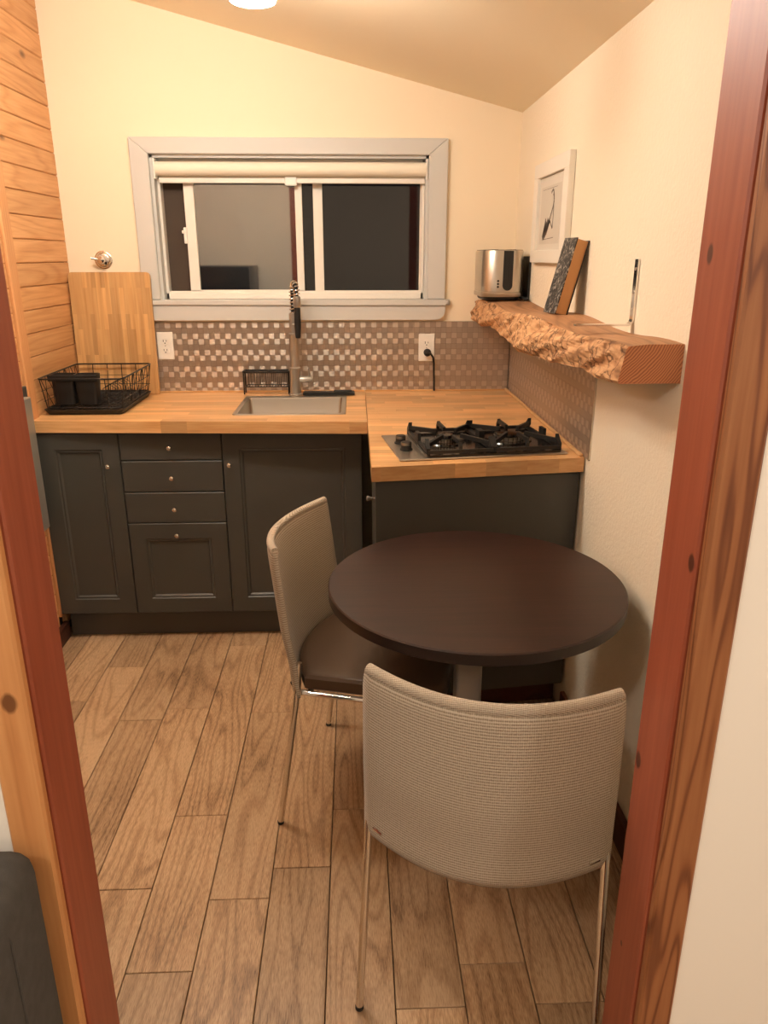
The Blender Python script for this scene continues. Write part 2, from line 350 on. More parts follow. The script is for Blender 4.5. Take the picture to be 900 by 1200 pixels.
bm = bmesh.new()
HX0, HX1, HZ0, HZ1 = -.828, .312, 1.29, 1.876          # window opening
abox(bm, XL-.1, HX0, YB, YB+.12, 0, 2.62); abox(bm, HX1, XR+.1, YB, YB+.12, 0, 2.62)
abox(bm, HX0, HX1, YB, YB+.12, 0, HZ0); abox(bm, HX0, HX1, YB, YB+.12, HZ1, 2.62)
tag(mk('wall_back', bm, 'paint'), 'cream painted back wall around the night window', 'wall', kind='structure')
tag(box('wall_right', XR, XR+.1, YD1, YB, 0, 2.036, 'paint_rough'), 'cream textured wall carrying the slab shelf', 'wall', kind='structure')
wl = tag(box('wall_left', XL-.14, XL-.018, YD1, YB, 0, 2.55, 'subfloor'), 'wall clad with horizontal cedar planks left of window', 'wall', kind='structure')
PITCH = .0835; z = 1.46-17*PITCH
while z < 2.5:
    for ya, yb in ((2.862, YB-.001), (YD1+.002, 2.79)):
        z1 = min(z+PITCH, 2.53); bm = bmesh.new(); c = Vector((XL-.009, (ya+yb)/2, (max(z, 0)+z1)/2)); hh = (z1-max(z, 0))/2; h = (yb-ya)/2
        # v-grooved board, bevelled along its long front edges
        pr = [(-.009, -hh+.0006), (.005, -hh+.0006), (.009, -hh+.004), (.009, hh-.003), (.005, hh-.0006), (-.009, hh-.0006)]
        A = [bm.verts.new((x, -h, zz)) for x, zz in pr]; B = [bm.verts.new((x, h, zz)) for x, zz in pr]
        bm.faces.new(A); bm.faces.new(B[::-1])
        for i in range(6): bm.faces.new((A[i], A[(i+1) % 6], B[(i+1) % 6], B[i]))
        mk('wall_plank', bm, 'cedar', wl, c)
    z += PITCH
tag(box('trim_1', XL-.018, XL+.012, 2.792, 2.86, .105, 2.53, 'cedar_trim', bevel=.004), 'vertical cedar trim board between plank sections of left wall', 'trim', kind='structure')
tag(box('baseboard_left', XL, XL+.022, YD1, 2.832, 0, .072, 'base_brown', bevel=.003), 'dark red baseboard at foot of cedar wall', 'baseboard', kind='structure')
tag(box('baseboard_right', XR-.016, XR, YD1, 2.19, 0, .10, 'base_brown', bevel=.003), 'dark brown baseboard along white right wall', 'baseboard', kind='structure')
bm = bmesh.new(); x0, x1 = XL-.15, XR+.12
vs = [bm.verts.new((x, y, ceil_z(x)+dz)) for dz in (0, .08) for x, y in ((x0, YD1), (x1, YD1), (x1, YB+.12), (x0, YB+.12))]
for f in ((0, 1, 2, 3), (4, 5, 6, 7), (0, 1, 5, 4), (1, 2, 6, 5), (2, 3, 7, 6), (3, 0, 4, 7)): bm.faces.new([vs[i] for i in f])
tag(mk('ceiling', bm, 'ceil'), 'cream ceiling sloping down toward the right wall', 'ceiling', kind='structure')
# doorway wall (between living room and kitchen), living room shell behind the camera
PX0, PX1 = .417, .4726
bm = bmesh.new()
abox(bm, PX1, 2.4, YD0, YD1, 0, 2.7); abox(bm, PX0-.02, PX1, YD0+.02, YD1, 2.12, 2.7)
tag(mk('wall_front_right', bm, 'white_wall'), 'white wall right of the red doorway post', 'wall', kind='structure')
bm = bmesh.new()
abox(bm, -2.6, -.468, YD0, YD1, 0, 2.7); abox(bm, -.468, PX0-.02, YD0+.02, YD1, 2.12, 2.7)
tag(mk('wall_front_left', bm, 'white_wall'), 'white wall behind grey sofa left of doorway', 'wall', kind='structure')
tag(box('wall_living_left', -2.7, -2.6, -2.4, YD0, 0, 2.6, 'white_wall'), 'white living room wall left of the viewer', 'wall', kind='structure')
tag(box('wall_living_right', 2.4, 2.5, -2.4, YD0, 0, 2.6, 'white_wall'), 'white living room wall right of the viewer', 'wall', kind='structure')
tag(box('wall_living_back', -2.6, 2.4, -2.5, -2.4, 0, 2.6, 'white_wall'), 'white living room wall behind the viewer', 'wall', kind='structure')
tag(box('ceiling_living', -2.7, 2.5, -2.5, YD0, 2.6, 2.68, 'ceil'), 'flat ceiling of the living room', 'ceiling', kind='structure')
def post(name, xa, xb, face_mat, label, jamb_mat='red_post'):             # xa: opening side, xb: wall side
    e = empty(name, (xa, (YD0+YD1)/2, 0)); tag(e, label, 'door post', kind='structure')
    s = 1 if xb > xa else -1
    X = lambda a, b: (min(a, b), max(a, b))
    a, b = X(xa, xb+s*.0); box('jamb_board', a, b, YD0+.014, YD1+.002, 0, 2.04, jamb_mat, e, bevel=.003)
    a, b = X(xa+s*.004, xb); box('front_board', a, b, YD0-.004, YD0+.0135, 0, 2.04, face_mat, e, bevel=.0035)
    return e
post('trim_2', PX0, PX1, 'fir_face', 'red stained fir post framing right side of doorway', 'red_post_knotty')
post('trim_3', -.412, -.468, 'pine_face', 'red stained pine post framing left side of doorway')
tag(box('trim_4', -.468, PX1, YD0, YD1+.002, 2.042, 2.118, 'red_post', bevel=.003), 'red stained lintel beam over the doorway', 'trim', kind='structure')

# ------------------------------------------------------------------ window
wn = empty('window_1', ((HX0+HX1)/2, YB, HZ0)); tag(wn, 'sliding window with grey white casing showing black night', 'window', kind='structure')
CX0, CX1, CZ1 = -.902, .390, 1.938
def casing(name, poly, y0=YB-.022, y1=YB, mat='trim'):
    cx = sum(p[0] for p in poly)/len(poly); cz = sum(p[1] for p in poly)/len(poly); bm = bmesh.new()
    A = [bm.verts.new((x-cx, y0-YB, zz-cz)) for x, zz in poly]; B = [bm.verts.new((x-cx, y1-YB, zz-cz)) for x, zz in poly]; n = len(poly)
    bm.faces.new(A); bm.faces.new(B[::-1])
    for i in range(n): bm.faces.new((A[i], A[(i+1) % n], B[(i+1) % n], B[i]))
    bmesh.ops.bevel(bm, geom=bm.edges[:], offset=.003, segments=1, affect='EDGES')
    return mk(name, bm, mat, wn, (cx, YB, cz))
casing('casing', [(CX0, CZ1), (CX1, CZ1), (HX1, HZ1), (HX0, HZ1)])
casing('casing', [(CX0, 1.308), (HX0, 1.308), (HX0, HZ1), (CX0, CZ1)])
casing('casing', [(HX1, 1.308), (CX1, 1.308), (CX1, CZ1), (HX1, HZ1)])
# stool with rounded nose and apron, rounded right end
bm = bmesh.new(); prism(bm, [(-.915, YB+.05), (-.915, YB-.033), (.385, YB-.033)]+arc((.392, YB-.011), .022, -90, 0, 5)+[(.414, YB), (.31, YB), (.31, YB+.05)], 1.283, 1.307, (0, YB))
bmesh.ops.bevel(bm, geom=[e for e in bm.edges if abs(e.verts[0].co.z-e.verts[1].co.z) < 1e-6], offset=.006, segments=3, affect='EDGES')
mk('window_stool', bm, 'trim', wn, (0, YB, 0), smooth=True)
bm = bmesh.new(); poly = [(-.895, 1.282), (-.895, 1.222)]+arc((.352, 1.262), .04, -90, 0, 6)+[(.392, 1.282)]
A = [bm.verts.new((x, -.024, zz)) for x, zz in poly]; B = [bm.verts.new((x, 0, zz)) for x, zz in poly]; n = len(poly)
bm.faces.new(A); bm.faces.new(B[::-1])
for i in range(n): bm.faces.new((A[i], A[(i+1) % n], B[(i+1) % n], B[i]))
mk('apron', bm, 'trim', wn, (0, YB, 0))
bm = bmesh.new(); t = .012
abox(bm, HX0, HX0+t, YB-.001, YB+.10, HZ0, HZ1); abox(bm, HX1-t, HX1, YB-.001, YB+.10, HZ0, HZ1); abox(bm, HX0, HX1, YB-.001, YB+.10, HZ1-t, HZ1)
mk('jamb', bm, 'trim', wn)
bm = bmesh.new(); fx0, fx1, fz0, fz1 = HX0+t, HX1-t, 1.307, HZ1-t
for a in ((fx0, fx0+.012, fz0, fz1), (fx1-.012, fx1, fz0, fz1), (fx0, fx1, fz0, fz0+.026), (fx0, fx1, fz1-.026, fz1)): abox(bm, a[0], a[1], YB+.045, YB+.10, a[2], a[3], .0015)
abox(bm, fx0+.006, fx1-.006, YB+.052, YB+.056, fz0+.026, fz0+.034)
mk('frame', bm, 'vinyl', wn)
gz0, gz1 = fz0+.026, fz1-.026
# sliding sash, pushed partly to the right
bm = bmesh.new(); sx0, sx1 = -.712, -.218
for a in ((sx0, sx0+.042, gz0, gz1), (sx1-.03, sx1, gz0, gz1), (sx0, sx1, gz0, gz0+.012), (sx0, sx1, gz1-.012, gz1)): abox(bm, a[0], a[1], YB+.055, YB+.075, a[2], a[3], .0015)
sash = mk('sliding_sash', bm, 'vinyl', wn)
box('pane', sx0+.042, sx1-.03, YB+.063, YB+.067, gz0+.012, gz1-.012, 'glass', sash)
bm = bmesh.new(); abox(bm, sx0-.010, sx0+.004, YB+.044, YB+.056, 1.535, 1.600, .002); abox(bm, sx0-.016, sx0-.006, YB+.036, YB+.048, 1.575, 1.588, .002)
mk('latch', bm, 'white_plastic', sash)
bm = bmesh.new(); fx = -.173
for a in ((fx, fx+.040, gz0, gz1), (fx1-.016, fx1-.006, gz0, gz1), (fx, fx1, gz0, gz0+.008)): abox(bm, a[0], a[1], YB+.077, YB+.098, a[2], a[3], .0015)
fs = mk('fixed_sash', bm, 'vinyl', wn)
box('pane', fx+.040, fx1-.014, YB+.085, YB+.089, gz0+.008, gz1, 'glass_dark', fs)
box('pane', -.222, fx, YB+.085, YB+.089, gz0, gz1, 'glass_dark', fs)
box('meeting_rail', -.248, -.236, YB+.076, YB+.086, gz0, gz1, 'alu', fs)
box('insect_screen', fx0+.010, sx0+.03, YB+.092, YB+.094, gz0, gz1, 'screen', wn)
bl = empty('roller_blind', (-.253, YB+.02, 1.77)); tag(bl, 'cream roller blind rolled up at top of window', 'blind')
bm = bmesh.new(); lathe(bm, [(.027, -.555), (.027, .555)], 20, (-.253, YB+.012, 1.824), 'x'); mk('rolled_fabric', bm, 'blind', bl, smooth=True)
bm = bmesh.new(); abox(bm, -.803, .299, YB+.024, YB+.034, 1.771, 1.793, .003); mk('hem_bar', bm, 'vinyl', bl)
box('fabric_drop', -.801, .297, YB+.030, YB+.032, 1.79, 1.824, 'blind', bl)
for x in (-.8105, .3045): box('bracket', x-.003, x+.003, YB-.008, YB+.04, 1.785, 1.862, 'white_plastic', bl)
bm = bmesh.new(); abox(bm, -.285, -.235, YB+.018, YB+.024, 1.762, 1.80, .005, 2); mk('pull_tab', bm, 'white_plastic', bl)

# ------------------------------------------------------------------ backsplash
def splash(name, label, n0, n1, rows, fn, seam, top=9):
    bm = bmesh.new(); uvl = bm.loops.layers.uv.new('UVMap'); c = .0236
    for r in range(rows):
        for k in range(n0, n1):
            light = (r % 3 == 0 and k % 2) or (r % 3 == 2 and not k % 2)
            a0, a1, b0, b1 = k*c+.0003, (k+1)*c-.0003, 1.212-(r+1)*c+.0003, 1.212-r*c-.0003
            b0 = max(b0, .911); b1 = min(b1, top)
            if b1-b0 < .002: continue
            d = .0016 if light else .0011
            q = [(a0, b0), (a1, b0), (a1, b1), (a0, b1)]; e = .00005
            qi = [(a0+e, b0+e), (a1-e, b0+e), (a1-e, b1-e), (a0+e, b1-e)]
            lo = [bm.verts.new(fn(x, y, 0)) for x, y in q]; hi = [bm.verts.new(fn(x, y, d)) for x, y in qi]
            f = bm.faces.new(hi); f.material_index = 1 if light else 0; uv = [(0, 0), (1, 0), (1, 1), (0, 1)]
            if light: uv = uv[1:]+uv[:1]
            for lp, t in zip(f.loops, uv): lp[uvl].uv = t
            for i in range(4):
                g = bm.faces.new((lo[i], lo[(i+1) % 4], hi[(i+1) % 4], hi[i]))
                for lp, t in zip(g.loops, uv): lp[uvl].uv = t
    return bm
sp = tag(box('backsplash', XL+.001, XR-.004, YB-.0035, YB-.0005, ZC, 1.213, 'tile_back'), 'metallic mosaic backsplash under the window', 'backsplash')
t = mk('mosaic_tiles', splash('', '', -51, 29, 13, lambda x, y, d: Vector((x, YB-.0035-d, y)), 0), ['tile', 'tile_light'], sp); t['kind'] = 'stuff'
sp2 = tag(box('backsplash', XR-.003, XR, 2.143, YB-.004, ZC, 1.189, 'tile_back'), 'metallic mosaic backsplash below the live edge shelf', 'backsplash')
t = mk('mosaic_tiles', splash('', '', 91, 143, 13, lambda x, y, d: Vector((XR-.003-d, x, y)), 0, 1.188), ['tile', 'tile_light'], sp2); t['kind'] = 'stuff'
box('edge_strip', XR-.005, XR, 2.139, 2.143, ZC+.004, 1.189, 'steel', sp2)

# ------------------------------------------------------------------ worktops of glued staves
def subtract(r, h):
    x0, x1, y0, y1 = r; a0, a1, b0, b1 = h
    if x1 <= a0 or x0 >= a1 or y1 <= b0 or y0 >= b1: return [r]
    out = []
    if x0 < a0: out.append((x0, a0, y0, y1))
    if x1 > a1: out.append((a1, x1, y0, y1))
    xa, xb = max(x0, a0), min(x1, a1)
    if y0 < b0: out.append((xa, xb, y0, b0))
    if y1 > b1: out.append((xa, xb, b1, y1))
    return out
def worktop(name, label, conv, rowh, lens, hole=None, z0=.866, z1=ZC):
    xs = [p[0] for p in conv]; ys = [p[1] for p in conv]
    e = empty(name, (sum(xs)/len(xs), sum(ys)/len(ys), z0)); tag(e, label, 'worktop')
    y = min(ys)-.01
    while y < max(ys):
        x = min(xs)-random.uniform(0, lens[1])
        while x < max(xs):
            ln = random.uniform(*lens); rect = (x, x+ln, y, y+rowh)
            for r in (subtract(rect, hole) if hole else [rect]):
                g = .00012
                if r[1]-r[0] < .003 or r[3]-r[2] < .002: continue
                pl = clip([(r[0]+g, r[2]+g), (r[1]-g, r[2]+g), (r[1]-g, r[3]-g), (r[0]+g, r[3]-g)], conv)
                if len(pl) < 3: continue
                c = (sum(p[0] for p in pl)/len(pl), sum(p[1] for p in pl)/len(pl))
                bm = bmesh.new(); prism(bm, pl, z0-ZC, z1-ZC, c); mk('stave', bm, 'block', e, (c[0], c[1], ZC))
            x += ln
        y += rowh
    return e
SX0, SX1, SY0, SY1 = -.473, -.040, 2.862, 3.262
wt1 = worktop('worktop', 'beech butcher block worktop holding the sink', [(XL+.002, 2.785), (.0405, 2.722), (.0405, YB-.006), (XL+.002, YB-.006)], .0437, (.35, .9), (SX0+.008, SX1-.008, SY0+.008, SY1-.008))
wt2 = worktop('worktop', 'beech butcher block worktop holding the gas cooktop', [(.0425, 2.094), (XR-.004, 2.182), (XR-.004, YB-.006), (.0425, YB-.006)], .0437, (.10, .34))
box('edge_strip', XL+.24, .0405, YB-.016, YB-.0062, ZC, ZC+.006, 'block', wt1, bevel=.002)
box('edge_strip', .0425, XR-.018, YB-.016, YB-.0062, ZC, ZC+.006, 'block', wt2, bevel=.002)
box('edge_strip', XR-.019, XR-.0062, 2.19, YB-.007, ZC, ZC+.010, 'block', wt2, bevel=.003)

# ------------------------------------------------------------------ base cabinets
YF = 2.792                                            # front plane of the doors
def front(name, x0, x1, z0, z1, parent, panel=None, t=.019, yf=YF):
    bm = bmesh.new(); c = Vector(((x0+x1)/2, yf, (z0+z1)/2)); hx, hz = (x1-x0)/2, (z1-z0)/2
    rings = [(0, t), (0, .002), (.002, 0)]
    if panel: rings += [(panel, 0), (panel+.004, .004), (panel+.010, .003), (panel+.016, .009)]
    R = [[bm.verts.new((sx*(hx-o), d, sz*(hz-o))) for sx, sz in ((-1, -1), (1, -1), (1, 1), (-1, 1))] for o, d in rings]
    for A, B in zip(R, R[1:]):
        for i in range(4): bm.faces.new((A[i], A[(i+1) % 4], B[(i+1) % 4], B[i]))
    bm.faces.new(R[0]); bm.faces.new(R[-1])
    return mk(name, bm, 'cab', parent, c)
def knob(parent, x, z, y=YF, axis='y'):
    bm = bmesh.new(); s = -1
    pr = [(.0045, 0), (.0040, .010), (.0060, .016), (.0085, .020), (.0085, .025), (.005, .028), (.0008, .0285)]
    lathe(bm, [(r, s*q) for r, q in pr], 14, (0, 0, 0), axis); return mk('knob', bm, 'chrome', parent, (x, y, z), smooth=True)
def cabinet(label, x0, x1, cat='cabinet'):
    e = empty('base_cabinet', ((x0+x1)/2, 3.09, 0)); tag(e, label, cat, 'slate base cabinets')
    bm = bmesh.new(); y0, y1, t = YF+.021, YB-.012, .016
    abox(bm, x0, x0+t, y0, y1, .116, .862); abox(bm, x1-t, x1, y0, y1, .116, .862); abox(bm, x0+t, x1-t, y0, y1, .116, .132); abox(bm, x0+t, x1-t, y1-.008, y1, .132, .862)
    abox(bm, x0+t, x1-t, y0, y0+.06, .846, .862)
    mk('carcass', bm, 'cab', e); return e
c1 = cabinet('slate cabinet with one narrow panelled door under dish rack', -1.193, -.8905)
d = front('door', -1.192, -.892, .120, .860, c1, .062); knob(d, -.933, .737)
c2 = cabinet('slate cabinet with a stack of four drawers', -.8895, -.5085)
for za, zb, pn in ((.755, .860, 0), (.630, .751, 0), (.505, .626, 0), (.120, .501, .062)):
    d = front('drawer_front', -.888, -.510, za, zb, c2, pn); knob(d, -.700, (za+zb)/2-.002 if not pn else .458)
c3 = cabinet('slate cabinet with one wide panelled door under the sink', -.5075, .0205)
d = front('door', -.506, .019, .120, .860, c3, .062); knob(d, -.481, .738)
tag(box('toe_kick', -1.18, .02, YF+.05, YF+.066, .001, .115, 'cab'), 'dark recessed kick board under the slate cabinets', 'kick board')
# corner unit under the cooktop
c4 = empty('corner_cabinet', (.37, 2.8, 0)); tag(c4, 'slate cabinet with plain end panel under the gas cooktop', 'cabinet', 'slate base cabinets')
bm = bmesh.new(); prism(bm, [(.055, 2.128), (.683, 2.210), (.683, 2.228), (.055, 2.146)], .118, .855); mk('end_panel', bm, 'cab', c4)
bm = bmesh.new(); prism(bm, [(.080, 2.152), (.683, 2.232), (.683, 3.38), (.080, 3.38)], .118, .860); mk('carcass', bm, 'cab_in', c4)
dr = box('door', .056, .078, 2.16, 2.70, .120, .855, 'cab', c4, bevel=.002); knob(dr, .056, .752, 2.30, 'x')
bm = bmesh.new(); prism(bm, [(.12, 2.23), (.683, 2.300), (.683, 2.315), (.12, 2.245)], .001, .118); mk('kick_board', bm, 'base_brown', c4)

# ------------------------------------------------------------------ sink, faucet, things around it
sk = empty('kitchen_sink', ((SX0+SX1)/2, (SY0+SY1)/2, ZC)); tag(sk, 'square stainless steel sink set into worktop', 'sink')
bm = bmesh.new()
def ring(x0, x1, y0, y1, r, z): return [bm.verts.new((x, y, z)) for x, y in rrect(x0, x1, y0, y1, r)]
cx, cy = (SX0+SX1)/2, (SY0+SY1)/2; x0, x1, y0, y1 = SX0-cx, SX1-cx, SY0-cy, SY1-cy
Rg = [ring(x0, x1, y0, y1, .012, .0005), ring(x0+.001, x1-.001, y0+.001, y1-.001, .012, .0035), ring(x0+.018, x1-.018, y0+.012, y1-.045, .014, .0035), ring(x0+.020, x1-.020, y0+.014, y1-.047, .014, -.004), ring(x0+.030, x1-.030, y0+.024, y1-.057, .02, -.165), ring(x0+.05, x1-.05, y0+.044, y1-.077, .02, -.182)]
for A, B in zip(Rg, Rg[1:]):
    for i in range(len(A)): bm.faces.new((A[i], A[(i+1) % len(A)], B[(i+1) % len(A)], B[i]))
bm.faces.new(Rg[-1]); mk('basin', bm, 'steel_soft', sk, (cx, cy, ZC), smooth=True, ang=50)
bm = bmesh.new(); lathe(bm, [(.045, 0), (.043, .004), (.03, .003), (.028, -.002), (.002, -.002)], 24); mk('drain', bm, 'chrome', sk, (cx, cy, ZC-.181), smooth=True)

FX, FY = -.262, 3.300
fa = empty('kitchen_faucet', (FX, FY, ZC)); tag(fa, 'tall brushed nickel spring faucet behind the sink', 'faucet')
z0 = ZC
bm = bmesh.new(); lathe(bm, [(.030, .001), (.030, .005), (.024, .009), (.0235, .115), (.0245, .118), (.0205, .122), (.0205, .250), (.022, .253), (.022, .262), (.0165, .266), (.0165, .345), (.010, .347)], 24)
mk('body', bm, 'nickel', fa, (FX, FY, z0), smooth=True)
pth = [(0, 0, .34)]+[(0, 0, .34+.02*i) for i in range(1, 4)]
R_ = .034
for i in range(0, 19):
    a = math.pi*i/18; pth.append((.012*(1-math.cos(a)), -R_*(1-math.cos(a)), .415+R_*1.5*math.sin(a)))
pth = [Vector(p) for p in pth]
bm = bmesh.new(); tube(bm, pth, .0075, 10); mk('hose', bm, 'black', fa, (FX, FY, z0), smooth=True)
# spring coil wound about that path
cum = [0]
for a, b in zip(pth, pth[1:]): cum.append(cum[-1]+(b-a).length)
turns = 15; pts = []
for i in range(turns*12+1):
    s = cum[-1]*i/(turns*12); k = max(j for j in range(len(cum)) if cum[j] <= s+1e-9); k = min(k, len(pth)-2)
    f = (s-cum[k])/(cum[k+1]-cum[k]); p = pth[k].lerp(pth[k+1], f); t = (pth[k+1]-pth[k]).normalized()
    u = Vector((1, .35, 0)); u = (u-t*u.dot(t)).normalized(); v = t.cross(u); a = 2*math.pi*i/12
    pts.append(p+(u*math.cos(a)+v*math.sin(a))*.0125)
bm = bmesh.new(); tube(bm, pts, .0024, 6); mk('spring', bm, 'chrome', fa, (FX, FY, z0), smooth=True)
hx, hy = .024, -2*R_
bm = bmesh.new(); lathe(bm, [(.010, .42), (.0155, .415), (.016, .378), (.014, .374)], 18, (hx, hy, 0)); hd = mk('spray_head', bm, 'nickel', fa, (FX, FY, z0), smooth=True)
bm = bmesh.new(); lathe(bm, [(.013, .376), (.0135, .30), (.0105, .255), (.010, .250)], 18, (hx, hy, 0)); mk('spray_grip', bm, 'black', hd, (FX, FY, z0), smooth=True)
bm = bmesh.new(); tube(bm, [(0, -.01, .30), (.012, -.04, .30), (hx, hy+.012, .30)], .006, 8); mk('holder_arm', bm, 'nickel', fa, (FX, FY, z0), smooth=True)
bm = bmesh.new(); lathe(bm, [(.0135, .018), (.0135, .070), (.011, .076), (.002, .077)], 18, (0, 0, .068), 'x'); hv = mk('handle_hub', bm, 'nickel', fa, (FX, FY, z0), smooth=True)
bm = bmesh.new(); tube(bm, [(.062, 0, .068), (.062, -.004, .095), (.060, -.010, .118)], [.0055, .005, .004], 10); mk('lever', bm, 'nickel', hv, (FX, FY, z0), smooth=True)

cad = empty('sink_caddy', (-.395, 3.345, ZC)); tag(cad, 'black wire caddy standing behind the sink', 'caddy')
def wires(name, segs, r, mat, parent, seg=6, loc=(0, 0, 0)):
    bm = bmesh.new()
    for s in segs: tube(bm, s, r, seg)
    return mk(name, bm, mat, parent, loc, smooth=True)
x0, x1, ya, yb, zt = -.488, -.292, 3.312, 3.372, 1.008
bm = bmesh.new(); tube(bm, [(x, y, zt) for x, y in rrect(x0, x1, ya, yb, .012, 4)], .0048, 8, closed=True); mk('top_rail', bm, 'black_wire', cad, smooth=True)
wires('slat_wires', [[(x0+.012+i*.0125, yy, zt), (x0+.012+i*.0125, yy, .945)] for i in range(15) for yy in (ya, yb)]+[[(x0+.012+i*.0125, ya, .945), (x0+.012+i*.0125, yb, .945)] for i in range(15)], .0011, 'black_wire', cad, 5)
bm = bmesh.new(); tube(bm, [(x, y, .945) for x, y in rrect(x0+.008, x1, ya, yb, .01, 3)], .0022, 6, closed=True); mk('lower_rail', bm, 'black_wire', cad, smooth=True)
for x in (x0+.001, x1-.001):
    for y in (ya+.006, yb-.006): wires('leg', [[(x, y, zt), (x, y, ZC+.001)]], .0032, 'black_wire', cad, 7)
dm = empty('soap_tray', (-.115, 3.29, ZC)); tag(dm, 'flat black tray lying beside the faucet base', 'tray')
bm = bmesh.new(); prism(bm, rrect(-.112, .112, -.026, .026, .006, 3), 0, .012); bmesh.ops.bevel(bm, geom=[e for e in bm.edges if e.verts[0].co.z > .01 and e.verts[1].co.z > .01], offset=.003, segments=2, affect='EDGES')
mk('tray_body', bm, 'black', dm, (-.117, 3.291, ZC+.0045), smooth=True)
bm = bmesh.new(); abox(bm, .02, .10, -.012, .012, .011, .017, .003, 2); mk('raised_handle', bm, 'black', dm, (-.117, 3.291, ZC+.0045), smooth=True)

# dish rack
dk = empty('dish_rack', (-1.04, 3.09, ZC)); tag(dk, 'black wire dish rack in corner of worktop', 'dish rack')
rx0, rx1, ry0, ry1 = -1.188, -.884, 2.885, 3.315
bm = bmesh.new(); zb = ZC+.001
B0 = [bm.verts.new((x, y, zb)) for x, y in rrect(rx0+.012, rx1-.012, ry0+.01, ry1-.01, .02)]
B1 = [bm.verts.new((x, y, zb+.020)) for x, y in rrect(rx0, rx1, ry0-.004, ry1, .022)]
B2 = [bm.verts.new((x, y, zb+.020)) for x, y in rrect(rx0+.007, rx1-.007, ry0+.004, ry1-.007, .02)]
B3 = [bm.verts.new((x, y, zb+.006)) for x, y in rrect(rx0+.016, rx1-.016, ry0+.014, ry1-.014, .018)]
for A, B in ((B0, B1), (B1, B2), (B2, B3)):
    for i in range(len(A)): bm.faces.new((A[i], A[(i+1) % len(A)], B[(i+1) % len(A)], B[i]))
bm.faces.new(B0); bm.faces.new(B3); mk('drip_tray', bm, 'black', dk, smooth=True)
bm = bmesh.new()
for i in range(14): abox(bm, rx0+.03+i*.0185, rx0+.036+i*.0185, ry0+.03, ry1-.03, zb+.0062, zb+.0095, .001)
mk('tray_ribs', bm, 'black', dk)
zt = 1.047; zl = zb+.024; bt = .012
top = rrect(rx0-.006, rx1+.006, ry0, ry1, .02, 4)
bm = bmesh.new(); tube(bm, [(x, y, zt) for x, y in top], .0032, 7, closed=True); mk('top_rim', bm, 'black_wire', dk, smooth=True)
bm = bmesh.new(); tube(bm, [(x, y, zl) for x, y in rrect(rx0+bt, rx1-bt, ry0+.02, ry1-bt, .015, 3)], .0024, 6, closed=True); mk('bottom_rim', bm, 'black_wire', dk, smooth=True)
seg = []
for i in range(1, 5):
    x = rx0+(rx1-rx0)*i/5
    seg.append([(x, ry1, zt), (x, ry1-bt, zl)])
    if i in (1, 4): seg.append([(x, ry0, zt), (x, ry0+.02, zl)])
    seg.append([(x, ry0+.02, zl), (x, ry1-bt, zl)])
for i in range(1, 13):
    y = ry0+.02+(ry1-ry0-.04)*i/13; seg.append([(rx0+bt, y, zl), (rx1-bt, y, zl)])
for i in range(0, 4):
    y = ry0+.02+(ry1-ry0-.04)*i/3
    seg.append([(rx0-.006, y, zt), (rx0+bt, y, zl)]); seg.append([(rx1+.006, y, zt), (rx1-bt, y, zl)])
wires('side_wires', seg, .0018, 'black_wire', dk, 5)
seg = []
for sx, off in ((rx0, -.004), (rx1, .004)):
    s = 1 if sx == rx0 else -1
    for i in range(6):
        y = ry0+.03+i*.064; seg.append([(sx-s*.006, y, zt), (sx+s*bt, y+.05, zl)]); seg.append([(sx-s*.006, y+.05, zt), (sx+s*bt, y, zl)])
    for zz in (.963, 1.000): q = (zt-zz)/(zt-zl); seg.append([(sx-s*.006+s*q*.018, ry0+.01, zz), (sx-s*.006+s*q*.018, ry1-.01, zz)])
for zz in (.963, 1.000): seg.append([(rx0+.005, ry1-.006, zz), (rx1-.005, ry1-.006, zz)])
wires('lattice_wires', seg, .0013, 'black_wire', dk, 5)
seg = []
for i in range(7):
    y = ry0+.19+i*.032; seg.append([(-1.02, y, zl), (-1.015, y, zl+.045), (-.99, y, zl+.062), (-.965, y, zl+.045), (-.96, y, zl)])
wires('plate_prongs', seg, .0016, 'black_wire', dk, 5)
# utensil cup: two open compartments, hung on the front rim
uc = empty('utensil_cup', (-1.08, 2.93, zb+.03)); tag(uc, 'black two compartment utensil cup hooked inside dish rack', 'utensil cup')
bm = bmesh.new()
def cup(xa, xb, ya, yb):
    zl2, zh = .945, 1.058; i = .006
    o0 = [bm.verts.new((x, y, zl2)) for x, y in rrect(xa+i, xb-i, ya+i, yb-i, .012, 3)]; o1 = [bm.verts.new((x, y, zh)) for x, y in rrect(xa, xb, ya, yb, .014, 3)]
    i1 = [bm.verts.new((x, y, zh)) for x, y in rrect(xa+.0025, xb-.0025, ya+.0025, yb-.0025, .012, 3)]; i0 = [bm.verts.new((x, y, zl2+.003)) for x, y in rrect(xa+i+.003, xb-i-.003, ya+i+.003, yb-i-.003, .01, 3)]
    for A, B in ((o0, o1), (o1, i1), (i1, i0)):
        for k in range(len(A)): bm.faces.new((A[k], A[(k+1) % len(A)], B[(k+1) % len(A)], B[k]))
    bm.faces.new(o0); bm.faces.new(i0)
cup(-1.158, -1.072, 2.914, 2.980); cup(-1.071, -.985, 2.914, 2.980)
mk('cup_body', bm, 'black', uc, smooth=True)
bm = bmesh.new(); abox(bm, -1.165, -.98, 2.9095, 2.9135, 1.035, 1.058, .0015); mk('cup_rim', bm, 'black', uc)

